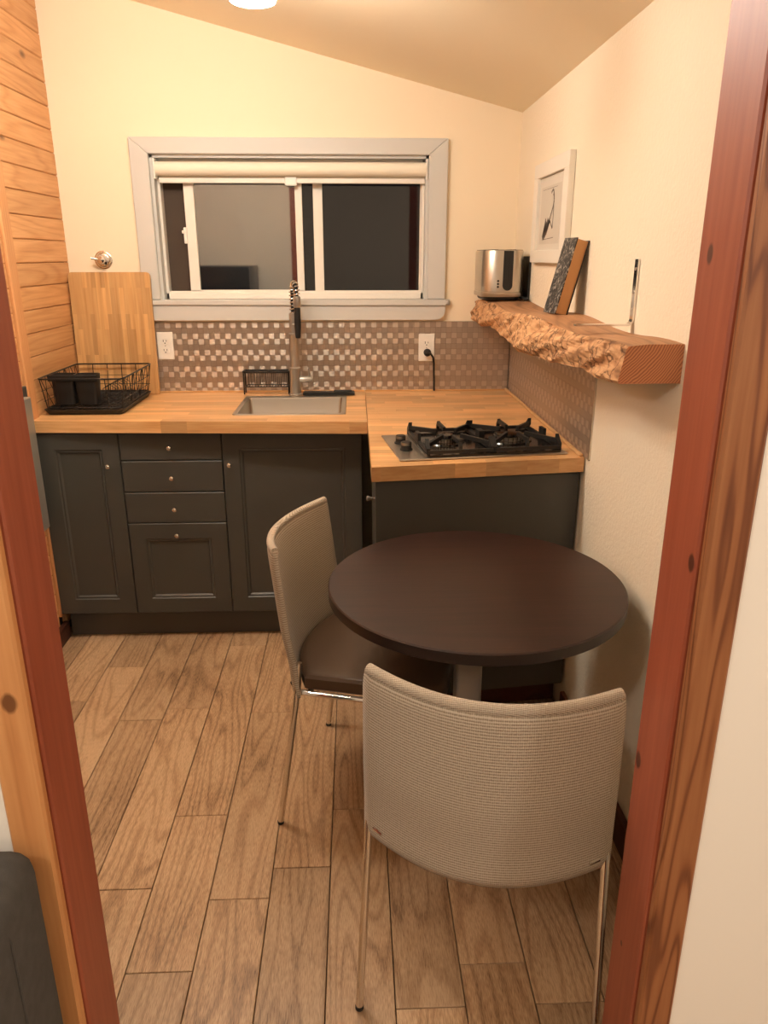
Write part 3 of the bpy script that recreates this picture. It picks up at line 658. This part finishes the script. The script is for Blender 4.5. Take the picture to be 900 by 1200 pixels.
# cutting board leaning on the wall
cb = empty('cutting_board', (-1.03, 3.345, ZC)); tag(cb, 'large bamboo cutting board leaning against back wall', 'cutting board')
bm = bmesh.new(); xa, xb, hb = -.168, .170, .510; r = .016
poly = [(xa, 0), (xb, 0)]+arc((xb-r, hb-r), r, 0, 90, 5)+arc((xa+r, hb-r), r, 90, 180, 5)
for y0_, y1_ in ((-.010, .010),):
    A = [bm.verts.new((x, y0_, zz)) for x, zz in poly]; B = [bm.verts.new((x, y1_, zz)) for x, zz in poly]; n = len(poly)
    bm.faces.new(A); bm.faces.new(B[::-1])
    for i in range(n): bm.faces.new((A[i], A[(i+1) % n], B[(i+1) % n], B[i]))
bmesh.ops.bevel(bm, geom=[e for e in bm.edges if abs(e.verts[0].co.y-e.verts[1].co.y) < 1e-6], offset=.0025, segments=2, affect='EDGES')
o = mk('board', bm, 'bamboo', cb, (-1.03, 3.345, ZC+.0012), smooth=True); o.rotation_euler = (math.radians(-2.2), 0, 0)

# chrome hook on the wall
hk = empty('robe_hook', (-1.056, YB, 1.470)); tag(hk, 'round chrome wall hook above the cutting board', 'hook')
bm = bmesh.new(); lathe(bm, [(.037, 0), (.037, -.003), (.033, -.006), (.031, -.006), (.029, -.010), (.024, -.013), (.018, -.014), (.012, -.016), (.012, -.026), (.001, -.026)], 28, (0, 0, 0), 'y'); mk('escutcheon', bm, 'chrome', hk, (-1.056, YB, 1.470), smooth=True)
bm = bmesh.new(); lathe(bm, [(.010, -.024), (.016, -.030), (.018, -.038), (.015, -.045), (.001, -.048)], 20, (0, 0, 0), 'y'); mk('knob', bm, 'chrome', hk, (-1.056, YB, 1.470), smooth=True)
bm = bmesh.new(); tube(bm, [(0, -.036, 0), (-.018, -.044, .003), (-.036, -.050, .006)], [.006, .0048, .0052], 10); mk('lever', bm, 'chrome', hk, (-1.056, YB, 1.470), smooth=True)

def outlet(cx, cz, label):
    e = empty('wall_outlet', (cx, YB-.005, cz)); tag(e, label, 'outlet', 'white wall outlets')
    yb_ = YB-.005
    box('cover_plate', cx-.035, cx+.035, yb_-.006, yb_, cz-.059, cz+.059, 'white_plastic', e, bevel=.002)
    for s in (1, -1):
        bm = bmesh.new(); pl = rrect(-.0165, .0165, -.0145, .0145, .010, 5)
        A = [bm.verts.new((x, 0, z_)) for x, z_ in pl]; B = [bm.verts.new((x, -.002, z_)) for x, z_ in pl]; n = len(pl)
        bm.faces.new(B); bm.faces.new(A)
        for i in range(n): bm.faces.new((A[i], A[(i+1) % n], B[(i+1) % n], B[i]))
        sk_ = mk('socket', bm, 'white_plastic', e, (cx, yb_-.006, cz+s*.0195))
        bm = bmesh.new(); abox(bm, -.0075, -.0052, -.0028, -.0021, -.002, .007); abox(bm, .0052, .0075, -.0028, -.0021, -.001, .006); lathe(bm, [(.0026, -.0021), (.0026, -.0028)], 10, (0, 0, -.0075), 'y')
        mk('slots', bm, 'dark_slot', sk_, (cx, yb_-.006, cz+s*.0195))
    bm = bmesh.new(); lathe(bm, [(.003, 0), (.0028, -.001)], 10, (0, 0, 0), 'y'); mk('screw', bm, 'steel', e, (cx, yb_-.006, cz))
    return e
outlet(-.829, 1.113, 'white double outlet next to the bamboo cutting board')
outlet(.315, 1.101, 'white double outlet with a black plug in it')
pg = empty('power_cord', (.32, 3.37, ZC)); tag(pg, 'black plug and cord dropping from outlet to worktop', 'cord')
bm = bmesh.new(); lathe(bm, [(.0135, -.001), (.0165, -.004), (.0165, -.018), (.012, -.026), (.004, -.029)], 18, (0, 0, 0), 'y'); mk('plug', bm, 'black', pg, (.318, YB-.0138, 1.081), smooth=True)
bm = bmesh.new(); tube(bm, [(.318, 3.366, 1.083), (.330, 3.358, 1.079), (.342, 3.360, 1.062), (.346, 3.366, 1.035), (.348, 3.371, .99), (.350, 3.374, .95), (.351, 3.376, .9125)], .0045, 8); mk('cable', bm, 'black', pg, smooth=True)

# ------------------------------------------------------------------ cooktop
ck = empty('gas_cooktop', (.365, 2.350, ZC), math.atan2(.070, .516), local=True); tag(ck, 'two burner gas cooktop with black iron grates', 'cooktop')
box('steel_plate', -.262, .262, -.165, .165, .0006, .006, 'steel', ck, bevel=.002)
bm = bmesh.new(); prism(bm, rrect(-.176, .246, -.157, .157, .012), .006, .013); mk('burner_tray', bm, 'enamel', ck)
for y in (-.045, .045):
    bm = bmesh.new(); lathe(bm, [(.020, .006), (.020, .009), (.0165, .010), (.0155, .030), (.014, .032), (.001, .032)], 22, (-.219, y, 0)); kn = mk('control_knob', bm, 'black', ck, smooth=True)
    bm = bmesh.new(); lathe(bm, [(.0167, .022), (.0167, .030)], 22, (-.219, y, 0)); mk('chrome_ring', bm, 'knob_ring', kn, smooth=True)
def burner(x, r):
    bm = bmesh.new(); lathe(bm, [(r+.030, .0125), (r+.026, .017), (r+.006, .018), (.002, .018)], 32, (x, 0, 0)); b = mk('burner', bm, 'enamel', ck, smooth=True)
    bm = bmesh.new()
    lathe(bm, [(r, .018), (r+.001, .030), (.002, .0302)], 32, (x, 0, 0)); mk('flame_ring', bm, 'steel', b, smooth=True)
    bm = bmesh.new()
    for k in range(20):
        a = 2*math.pi*k/20; tube(bm, [(x+(r+.0012)*math.cos(a), (r+.0012)*math.sin(a), .019), (x+(r+.0018)*math.cos(a), (r+.0018)*math.sin(a), .0295)], .0013, 5)
    mk('flame_slots', bm, 'dark_slot', b)
    bm = bmesh.new(); lathe(bm, [(r-.003, .0304), (r-.001, .033), (r-.004, .039), (r-.012, .041), (.002, .041)], 32, (x, 0, 0)); mk('burner_cap', bm, 'enamel', b, smooth=True)
burner(-.085, .030); burner(.125, .046)
def grate(x0, x1):
    bm = bmesh.new(); y0, y1, zz, r = -.148, .148, .014, .005; xc = (x0+x1)/2
    def bar(p, q, w=.010, h=.012):
        p, q = Vector(p), Vector(q); d = q-p; s = Vector((-d.y, d.x, 0)).normalized()*w/2
        vs = [bm.verts.new(a+b+Vector((0, 0, c))) for a in (p, q) for b in (-s, s) for c in (0, h)]
        for f in ((0, 1, 3, 2), (4, 6, 7, 5), (0, 4, 5, 1), (2, 3, 7, 6), (0, 2, 6, 4), (1, 5, 7, 3)): bm.faces.new([vs[i] for i in f])
    for a, b in (((x0, y0), (x1, y0)), ((x1, y0), (x1, y1)), ((x1, y1), (x0, y1)), ((x0, y1), (x0, y0))): bar((*a, .016), (*b, .016), .009, .010)
    for sx, sy in ((-1, -1), (1, -1), (1, 1), (-1, 1)):
        xo, yo = (x0 if sx < 0 else x1), sy*.148
        bar((xo, yo, .010), (xo-sx*.0001, yo-sy*.028, .034), .011, .022)
        bar((xo, yo-sy*.020, .030), (xc+sx*.030, sy*.036, .036), .009, .013)
    for sy in (-1, 1): bar((xc, sy*.148, .018), (xc, sy*.135, .036), .010, .018); bar((xc, sy*.14, .040), (xc, sy*.055, .038), .009, .012)
    for sx, xo in ((-1, x0), (1, x1)): bar((xo, -.02, .020), (xo, .02, .020), .010, .030)
    return mk('grate', bm, 'iron', ck)
grate(-.172, .026); grate(.034, .240)

# ------------------------------------------------------------------ live-edge shelf and what stands on it
sh = empty('live_edge_shelf', (.62, 2.48, 1.21)); tag(sh, 'thick live edge wooden slab shelf on right wall', 'shelf')
rs = random.Random(3)
NY, NT = 120, 14
bm = bmesh.new(); rows = []
def nz(y, k): return sum(math.sin(y*f+p*k+ph)*a for f, p, ph, a in ((7, .35, .3, .010), (17, .6, 1.1, .006), (37, 1.1, 2.0, .0035), (71, 1.7, .7, .002)))
for i in range(NY+1):
    y = 1.585+(3.392-1.585)*i/NY; f = i/NY
    edge = .562-.055*f+.012*math.sin(f*9+1)*min(1, f*6)
    zt_ = 1.306+.008*math.sin(f*14+2.0)*min(1, f*8); zb_ = 1.228-.022*math.sin(min(1, f*1.25)*math.pi)*.9-.010*f*(1 if f < .9 else 0)
    if f > .95: edge += (f-.95)*.5
    row = [Vector((XR, y, zb_)), Vector((edge-.004, y, zb_+.5*nz(y, 0)*min(1, f*12)))]
    for t_ in range(1, NT):
        q = t_/NT; k = min(1, f*14)
        row.append(Vector((edge-.008-.010*math.sin(q*math.pi)*k+.014*q*(1)+nz(y, t_)*k*.75+rs.uniform(-.002, .002)*k, y, zb_+(zt_-zb_)*q)))
    row += [Vector((edge+.010, y, zt_)), Vector((edge+.05, y, zt_+.004)), Vector((XR, y, zt_+.004))]
    rows.append([bm.verts.new(v) for v in row])
m_ = len(rows[0])
for A, B in zip(rows, rows[1:]):
    for k in range(m_):
        f = bm.faces.new((A[k], A[(k+1) % m_], B[(k+1) % m_], B[k]))
        f.material_index = 1 if 1 <= k <= NT else 0
f1 = bm.faces.new(rows[0]); f2 = bm.faces.new(rows[-1]); f1.material_index = f2.material_index = 2
for v in bm.verts: v.co -= Vector((.62, 2.48, 1.27))
mk('slab', bm, ['slab_top', 'slab_edge', 'slab_end'], sh, (.62, 2.48, 1.27))
ZS = 1.319

to = empty('toaster', (.585, 3.17, ZS)); tag(to, 'stainless steel toaster with black lever slot on shelf', 'toaster')
bm = bmesh.new()
def shell(x0, x1, y0, y1, r, prof):
    R_ = [[bm.verts.new((x, y, zz)) for x, y in rrect(x0+o, x1-o, y0+o, y1-o, max(r-o, .004), 8)] for zz, o in prof]
    for A, B in zip(R_, R_[1:]):
        for k in range(len(A)): bm.faces.new((A[k], A[(k+1) % len(A)], B[(k+1) % len(A)], B[k]))
    bm.faces.new(R_[0]); bm.faces.new(R_[-1])
tx0, tx1, ty0, ty1 = .500, .664, 3.045, 3.32
shell(tx0, tx1, ty0, ty1, .06, [(ZS+.032, 0), (ZS+.181, 0), (ZS+.187, .003)]); mk('body', bm, 'steel', to, smooth=True)
bm = bmesh.new(); shell(tx0-.002, tx1+.002, ty0-.002, ty1+.002, .061, [(ZS+.014, .001), (ZS+.016, 0), (ZS+.030, 0), (ZS+.0315, .002)]); mk('base_band', bm, 'steel', to, smooth=True)
bm = bmesh.new(); shell(tx0+.012, tx1-.012, ty0+.014, ty1-.012, .05, [(ZS+.0005, .004), (ZS+.006, 0), (ZS+.0145, 0)]); mk('foot_base', bm, 'black', to)
bm = bmesh.new(); shell(tx0+.004, tx1-.004, ty0+.004, ty1-.004, .056, [(ZS+.1865, 0), (ZS+.189, .001)]); lid = mk('top_cover', bm, 'black', to)
bm = bmesh.new(); abox(bm, .535, .560, 3.09, 3.28, ZS+.189, ZS+.190); abox(bm, .605, .630, 3.09, 3.28, ZS+.189, ZS+.190); mk('bread_slots', bm, 'dark_slot', lid)
bm = bmesh.new(); pl = [(-.019, .148), (-.019, .020)]+arc((0, .020), .019, 180, 360, 10)+[(.019, .148)]
A = [bm.verts.new((x, 0, zz)) for x, zz in pl]; B = [bm.verts.new((x, -.004, zz)) for x, zz in pl]; n = len(pl); bm.faces.new(A); bm.faces.new(B)
for i in range(n): bm.faces.new((A[i], A[(i+1) % n], B[(i+1) % n], B[i]))
slot = mk('lever_panel', bm, 'black', to, (.594, ty0+.0005, ZS+.037))
box('lever_track', .592, .596, ty0-.0045, ty0-.0034, ZS+.075, ZS+.165, 'dark_slot', slot)
for i in range(3):
    bm = bmesh.new(); lathe(bm, [(.0042, .002), (.0042, -.003), (.001, -.0035)], 12, (0, 0, 0), 'y'); mk('button', bm, 'dark_slot', to, (.557, ty0+.0005, ZS+.052+i*.011), smooth=True)
bm = bmesh.new(); tube(bm, [(.655, 3.09, ZS+.012), (.668, 3.06, ZS+.007), (.676, 3.045, ZS+.010), (.672, 3.03, ZS+.006), (.660, 3.035, ZS+.006)], .006, 8); mk('cable', bm, 'black', to, smooth=True)

tr = tag(box('cooling_tray', .682, .687, 3.07, 3.27, ZS+.0005, ZS+.165, 'black', bevel=.001), 'thin dark tray standing between toaster and wall', 'tray')

bk = empty('hardcover_book', (.64, 2.34, ZS), local=True); tag(bk, 'black marbled hardcover book leaning against wall on shelf', 'book')
ang = math.radians(14); bk.rotation_euler = (0, ang, math.radians(6)); bk.location = (.592, 2.36, ZS+.0022)
T, W, Hh = .040, .100, .222
box('page_block', .003, T-.003, -W/2+.004, W/2-.004, .003, Hh-.003, 'page', bk)
box('front_cover', 0, .003, -W/2, W/2, 0, Hh, 'cover', bk)
box('back_cover', T-.003, T, -W/2, W/2, 0, Hh, 'black', bk)
box('spine', 0, T, W/2-.003, W/2, 0, Hh, 'cover', bk)

lb = empty('shelf_bracket', (.62, 1.905, ZS)); tag(lb, 'chrome L shaped bracket standing on shelf against wall', 'bracket')
bm = bmesh.new(); r = .014; wdt = .011
pp = [(.545, ZS+.0035), (XR-.0035-r, ZS+.0035)]+[(x, z_) for x, z_ in arc((XR-.0035-r, ZS+.0035+r), r, -90, 0, 6)]+[(XR-.0035, 1.478)]
prev = None
for i, (x, z_) in enumerate(pp):
    a = pp[max(0, i-1)]; b = pp[min(len(pp)-1, i+1)]; d = Vector((b[0]-a[0], 0, b[1]-a[1])).normalized(); nn = Vector((d.z, 0, -d.x))*.0022
    c = Vector((x, 1.905, z_)); q = [bm.verts.new(c+nn*s+Vector((0, t_*wdt, 0))) for s, t_ in ((-1, -1), (1, -1), (1, 1), (-1, 1))]
    if prev:
        for k in range(4): bm.faces.new((prev[k], prev[(k+1) % 4], q[(k+1) % 4], q[k]))
    else: bm.faces.new(q)
    prev = q
bm.faces.new(prev); mk('strap', bm, 'chrome', lb)
for z_ in (1.36, 1.40, 1.455):
    bm = bmesh.new(); lathe(bm, [(.0042, 0), (.0036, -.0015), (.001, -.002)], 12, (0, 0, 0), 'x'); mk('screw', bm, 'steel', lb, (XR-.0058, 1.905, z_), smooth=True)

# framed drawing
fr = empty('framed_drawing', (XR, 2.775, 1.635)); tag(fr, 'white framed sketch hanging on wall above the shelf', 'picture')
py0, py1, pz0, pz1 = 2.535, 3.010, 1.462, 1.797; xf = XR-.022; fw = .048
def pbox(name, y0, y1, z0, z1, mat, x0=xf, x1=XR-.001, par=None): return box(name, x0, x1, y0, y1, z0, z1, mat, par or fr, bevel=.0015)
pbox('frame_rail', py0, py1, pz1-fw, pz1, 'frame_white'); pbox('frame_rail', py0, py1, pz0, pz0+fw*.9, 'frame_white')
pbox('frame_stile', py0, py0+fw*1.2, pz0+fw*.9, pz1-fw, 'frame_white'); pbox('frame_stile', py1-fw*1.2, py1, pz0+fw*.9, pz1-fw, 'frame_white')
mb = pbox('mat_board', py0+.057, py1-.057, pz0+.043, pz1-.048, 'mat_board', XR-.010, XR-.006)
pp_ = box('paper', XR-.0108, XR-.0102, 2.650, 2.925, 1.525, 1.715, 'paper', mb)
dw = bmesh.new()
def stroke(pts, w):
    pts = [Vector((0, y, z_)) for y, z_ in pts]
    for a, b in zip(pts, pts[1:]):
        d = (b-a).normalized(); s = Vector((0, -d.z, d.y))*w/2; f = dw.faces.new([dw.verts.new(v) for v in (a-s, b-s, b+s, a+s)])
for pts, w_ in (([(2.78, 1.69), (2.76, 1.700), (2.745, 1.693), (2.75, 1.68)], .005), ([(2.745, 1.69), (2.735, 1.665), (2.745, 1.645), (2.79, 1.60), (2.83, 1.565)], .006), ([(2.74, 1.66), (2.735, 1.62), (2.74, 1.575), (2.78, 1.60)], .004),
    ([(2.78, 1.605), (2.83, 1.56)], .012), ([(2.80, 1.605), (2.85, 1.55)], .016), ([(2.83, 1.60), (2.875, 1.545)], .014), ([(2.84, 1.61), (2.86, 1.54)], .008), ([(2.72, 1.545), (2.88, 1.540)], .0012), ([(2.70, 1.706), (2.90, 1.706)], .0008)): stroke(pts, w_*1.6)
for v in dw.verts: v.co -= Vector((0, 2.79, 1.62))
mk('ink_sketch', dw, 'ink', mb, (XR-.0112, 2.79, 1.62))

# ------------------------------------------------------------------ round table
TX, TY, TR, TZ = .287, 1.690, .360, .730
tb = empty('round_table', (TX, TY, 0)); tag(tb, 'round dark brown table on a grey metal pedestal', 'table')
bm = bmesh.new(); lathe(bm, [(TR-.004, -.030), (TR, -.027), (TR, -.003), (TR-.003, 0), (.01, 0)][::1], 96)
for f in bm.faces: f.material_index = 1 if (abs(f.normal.z) < .5 or f.calc_center_median().z < -.01) else 0
o = mk('table_top', bm, ['table', 'table_edge'], tb, (TX, TY, TZ), smooth=True, ang=30)
for p in o.data.polygons: p.material_index = 0 if p.center.z > -.002 else 1
bm = bmesh.new(); prism(bm, rrect(-.033, .033, -.033, .033, .010, 4), .022, .690); mk('column', bm, 'alu', tb, (TX-.008, TY+.01, 0), smooth=True)
bm = bmesh.new(); abox(bm, -.15, .15, -.03, .03, .690, .704, .003); abox(bm, -.03, .03, -.15, .15, .690, .704, .003); mk('mounting_cross', bm, 'black', tb, (TX-.008, TY+.01, 0))
for a in (0, 90, 180, 270):
    bm = bmesh.new(); A = [(.028, -.030), (.205, -.025), (.205, .025), (.028, .030)]
    lo = [bm.verts.new((x, y, .004)) for x, y in A]; hi = [bm.verts.new((x, y, z_)) for (x, y), z_ in zip(A, (.034, .016, .016, .034))]
    bm.faces.new(lo); bm.faces.new(hi)
    for i in range(4): bm.faces.new((lo[i], lo[(i+1) % 4], hi[(i+1) % 4], hi[i]))
    bmesh.ops.rotate(bm, verts=bm.verts, cent=(0, 0, 0), matrix=Matrix.Rotation(math.radians(a+2), 3, 'Z'))
    f = mk('foot_bar', bm, 'alu', tb, (TX-.008, TY+.01, 0))
    bm = bmesh.new(); q = Matrix.Rotation(math.radians(a+2), 3, 'Z') @ Vector((.188, 0, 0)); lathe(bm, [(.012, .0), (.012, .006)], 12, q); mk('glide', bm, 'black', f, (TX-.008, TY+.01, 0))

# ------------------------------------------------------------------ chairs
def make_chair():
    e = empty('dining_chair', (0, 0, 0), 0, local=True)
    W2 = .222
    # back: curved padded panel, edges forward of the centre
    NS, NV, th = 28, 22, .022
    def P(s, t, off):
        zc = .405+.395*t
        lean = .068-.015*min(1, t*2.2)-.045*max(0, t-.2)
        y = lean-.070*(1-s*s)*(.85+.15*t)
        zz = zc-(.040*(1-t)+.012*t)*(1-s*s)
        wv = W2*(1+.052*(1-t))
        rr = 1.0
        if t > .9: rr = 1-.02*((t-.9)/.1)**2
        n = Vector((2*.070*s/W2*1.0, -1, -.10)).normalized()
        return Vector((s*wv*rr, y, zz))+n*off
    bm = bmesh.new(); uvl = bm.loops.layers.uv.new('UVMap')
    def grid(off, flip):
        G = []
        for j in range(NV+1):
            t = j/NV; row = []
            for i in range(NS+1):
                s = -1+2*i/NS
                ed = min(min(1-abs(s), .12)/.12, min(t, .06)/.06, min(1-t, .05)/.05); ed = max(ed, 0); o_ = off*(.45+.55*math.sqrt(1-(1-ed)**2))
                row.append((bm.verts.new(P(s, t, o_)), (s*W2, .405+.395*t)))
            G.append(row)
        for j in range(NV):
            for i in range(NS):
                q = [G[j][i], G[j][i+1], G[j+1][i+1], G[j+1][i]]
                f = bm.faces.new([a[0] for a in q])
                for lp in f.loops:
                    for a in q:
                        if lp.vert == a[0]: lp[uvl].uv = a[1]
        return G
    Gf = grid(-th/2, False); Gb = grid(th/2, True)
    def strip(A, B):
        for k in range(len(A)-1):
            q = [A[k], A[k+1], B[k+1], B[k]]; f = bm.faces.new([a[0] for a in q])
            for lp in f.loops:
                for a in q:
                    if lp.vert == a[0]: lp[uvl].uv = a[1]
    strip(Gf[0], Gb[0]); strip(Gf[-1], Gb[-1]); strip([r_[0] for r_ in Gf], [r_[0] for r_ in Gb]); strip([r_[-1] for r_ in Gf], [r_[-1] for r_ in Gb])
    back = mk('backrest', bm, 'fabric', e, smooth=True, ang=80)
    # piping along the top edge
    bm = bmesh.new(); uv2 = bm.loops.layers.uv.new('UVMap'); tube(bm, [P(-.985+1.97*i/24, 1.0, 0)+Vector((0, 0, -.001)) for i in range(25)], .0105, 10)
    for f in bm.faces:
        for lp in f.loops: lp[uv2].uv = (lp.vert.co.x, lp.vert.co.z*1.7+lp.vert.co.y*1.7)
    mk('top_seam', bm, 'fabric', back, smooth=True)
    # seat
    bm = bmesh.new()
    outl = [(.212*q, .078-.064*(1-q*q)) for q in [-1+i/6 for i in range(13)]]+arc((.176, .408), .034, 0, 90, 5)+arc((-.176, .408), .034, 90, 180, 5)
    lv = [(.418, -.006), (.424, .0), (.452, .0), (.460, -.006), (.463, -.016)]
    rings = []
    cxm, cym = 0, .29
    for zz, o_ in lv:
        rings.append([bm.verts.new((x+(1 if x > 0 else -1)*o_, y+(1 if y > cym else -1)*o_, zz)) for x, y in outl])
    for A, B in zip(rings, rings[1:]):
        for k in range(len(A)): bm.faces.new((A[k], A[(k+1) % len(A)], B[(k+1) % len(A)], B[k]))
    bm.faces.new(rings[0]); bm.faces.new(rings[-1])
    mk('seat', bm, 'leather', e, smooth=True, ang=35)
    bm = bmesh.new(); tube(bm, [(W2-.006, .07, .412), (W2-.006, .410, .412), (W2-.02, .432, .412), (-W2+.02, .432, .412), (-W2+.006, .410, .412), (-W2+.006, .07, .412)], .0075, 8); tube(bm, [(-W2+.006, .09, .412), (W2-.006, .09, .412)], .0075, 8)
    mk('seat_frame', bm, 'chrome', e, smooth=True)
    for s in (-1, 1):
        bm = bmesh.new(); tube(bm, [(s*.236, .001, .004), (s*(W2+.004), .062, .424), (s*(W2-.004), .066, .50)], .0082, 12); lg = mk('leg', bm, 'chrome', e, smooth=True)
        bm = bmesh.new(); lathe(bm, [(.0088, .0005), (.0092, .007), (.0084, .009)], 12, (s*.236, .001, 0)); mk('foot_cap', bm, 'black', lg, smooth=True)
        bm = bmesh.new(); tube(bm, [(s*.226, .474, .004), (s*(W2-.008), .414, .412)], .0082, 12); lg = mk('leg', bm, 'chrome', e, smooth=True)
        bm = bmesh.new(); lathe(bm, [(.0088, .0005), (.0092, .007), (.0084, .009)], 12, (s*.226, .474, 0)); mk('foot_cap', bm, 'black', lg, smooth=True)
        bm = bmesh.new(); tube(bm, [(s*(W2-.010), .048, .428), (s*(W2-.028), .036, .424)], [.006, .0045], 8); mk('clamp', bm, 'chrome', e, smooth=True)
    return e
def copy_tree(o, parent=None):
    c = o.copy(); COL.objects.link(c); c.parent = parent
    for ch in list(o.children): copy_tree(ch, c)
    return c
ch1 = make_chair(); ch2 = copy_tree(ch1)
ch1.location = (.222, 1.106, .0); ch1.rotation_euler.z = -math.atan2(.225, .974)
ch2.location = (-.164, 1.940, .0); ch2.rotation_euler.z = math.atan2(-.248, .969)-math.pi/2
tag(ch1, 'beige fabric dining chair in front, its back toward the viewer', 'chair', 'dining chairs at the round table')
tag(ch2, 'beige fabric dining chair left of table, brown leather seat showing', 'chair', 'dining chairs at the round table')

# ------------------------------------------------------------------ ceiling lamp: bar with three lit glass shades
slope = -math.atan(.245)
LX, LY = -.565, 2.20
lm = empty('ceiling_light', (LX, LY, ceil_z(LX))); tag(lm, 'lit ceiling fixture at top edge above the sink', 'ceiling light')
bm = bmesh.new(); abox(bm, -.40, .40, -.03, .03, -.028, -.002, .005); o = mk('mounting_bar', bm, 'nickel', lm, (LX, LY, ceil_z(LX))); o.rotation_euler = (0, -slope, 0)
for dx in (-.32, 0, .32):
    x = LX+dx; zc = ceil_z(x)
    bm = bmesh.new(); lathe(bm, [(.016, -.02), (.016, -.095), (.03, -.101)], 16); st = mk('lamp_holder', bm, 'nickel', lm, (x, LY, zc), smooth=True)
    bm = bmesh.new(); lathe(bm, [(.028, -.095), (.045, -.105), (.058, -.130), (.062, -.165), (.056, -.180), (.03, -.187), (.002, -.188)], 28); mk('glass_shade', bm, 'glow', lm, (x, LY, zc), smooth=True)

# ------------------------------------------------------------------ wall heater, fridge, sofa
ht = empty('wall_heater', (XL, 2.4, .51)); tag(ht, 'grey metal wall heater on cedar wall beside cabinets', 'heater')
box('heater_body', XL+.0005, XL+.012, 2.0, 2.786, .52, 1.040, 'cab', ht, bevel=.003)
box('cover_panel', XL+.0125, XL+.036, 1.99, 2.752, .508, 1.006, 'heater', ht, bevel=.003)
fg = empty('refrigerator', (-.94, 1.23, 0)); tag(fg, 'black refrigerator reflected in the window, beside the doorway', 'refrigerator')
box('fridge_body', -1.175, -.72, .96, 1.42, .02, 1.42, 'fridge', fg, bevel=.008, seg=2)
d = box('fridge_door', -1.175, -.72, 1.424, 1.47, .05, .98, 'fridge', fg, bevel=.008, seg=2); box('handle', -.76, -.745, 1.471, 1.50, .60, .95, 'alu', d, bevel=.003)
d = box('freezer_door', -1.175, -.72, 1.424, 1.47, .99, 1.42, 'fridge', fg, bevel=.008, seg=2); box('handle', -.76, -.745, 1.471, 1.50, 1.02, 1.25, 'alu', d, bevel=.003)
for x in (-1.14, -.755):
    for y in (1.0, 1.38): box('foot', x-.015, x+.015, y-.015, y+.015, .0005, .022, 'black', fg)
sf = empty('sofa', (-1.2, .4, 0)); tag(sf, 'dark grey upholstered sofa end in bottom left corner', 'sofa')
box('backrest', -2.0, -.424, .60, .822, .10, .757, 'sofa', sf, bevel=.035, seg=4)
box('armrest', -.60, -.426, -.10, .598, .10, .60, 'sofa', sf, bevel=.03, seg=3); box('armrest', -2.0, -1.83, -.10, .598, .10, .60, 'sofa', sf, bevel=.03, seg=3)
box('seat_base', -1.828, -.602, -.08, .598, .10, .28, 'sofa', sf, bevel=.01); box('seat_cushion', -1.828, -.602, -.10, .59, .282, .44, 'sofa', sf, bevel=.03, seg=3)
bm = bmesh.new(); tube(bm, [(-.4245, .712, .14), (-.4235, .712, .70), (-.434, .712, .745), (-.47, .712, .7575), (-1.95, .712, .7575)], .0022, 6); mk('piping', bm, 'sofa', sf)
for x in (-1.95, -.47):
    for y in (-.05, .76): box('leg', x-.02, x+.02, y-.02, y+.02, .0005, .102, 'black', sf)
for o in bpy.data.objects:
    if '_local' in o: del o['_local']
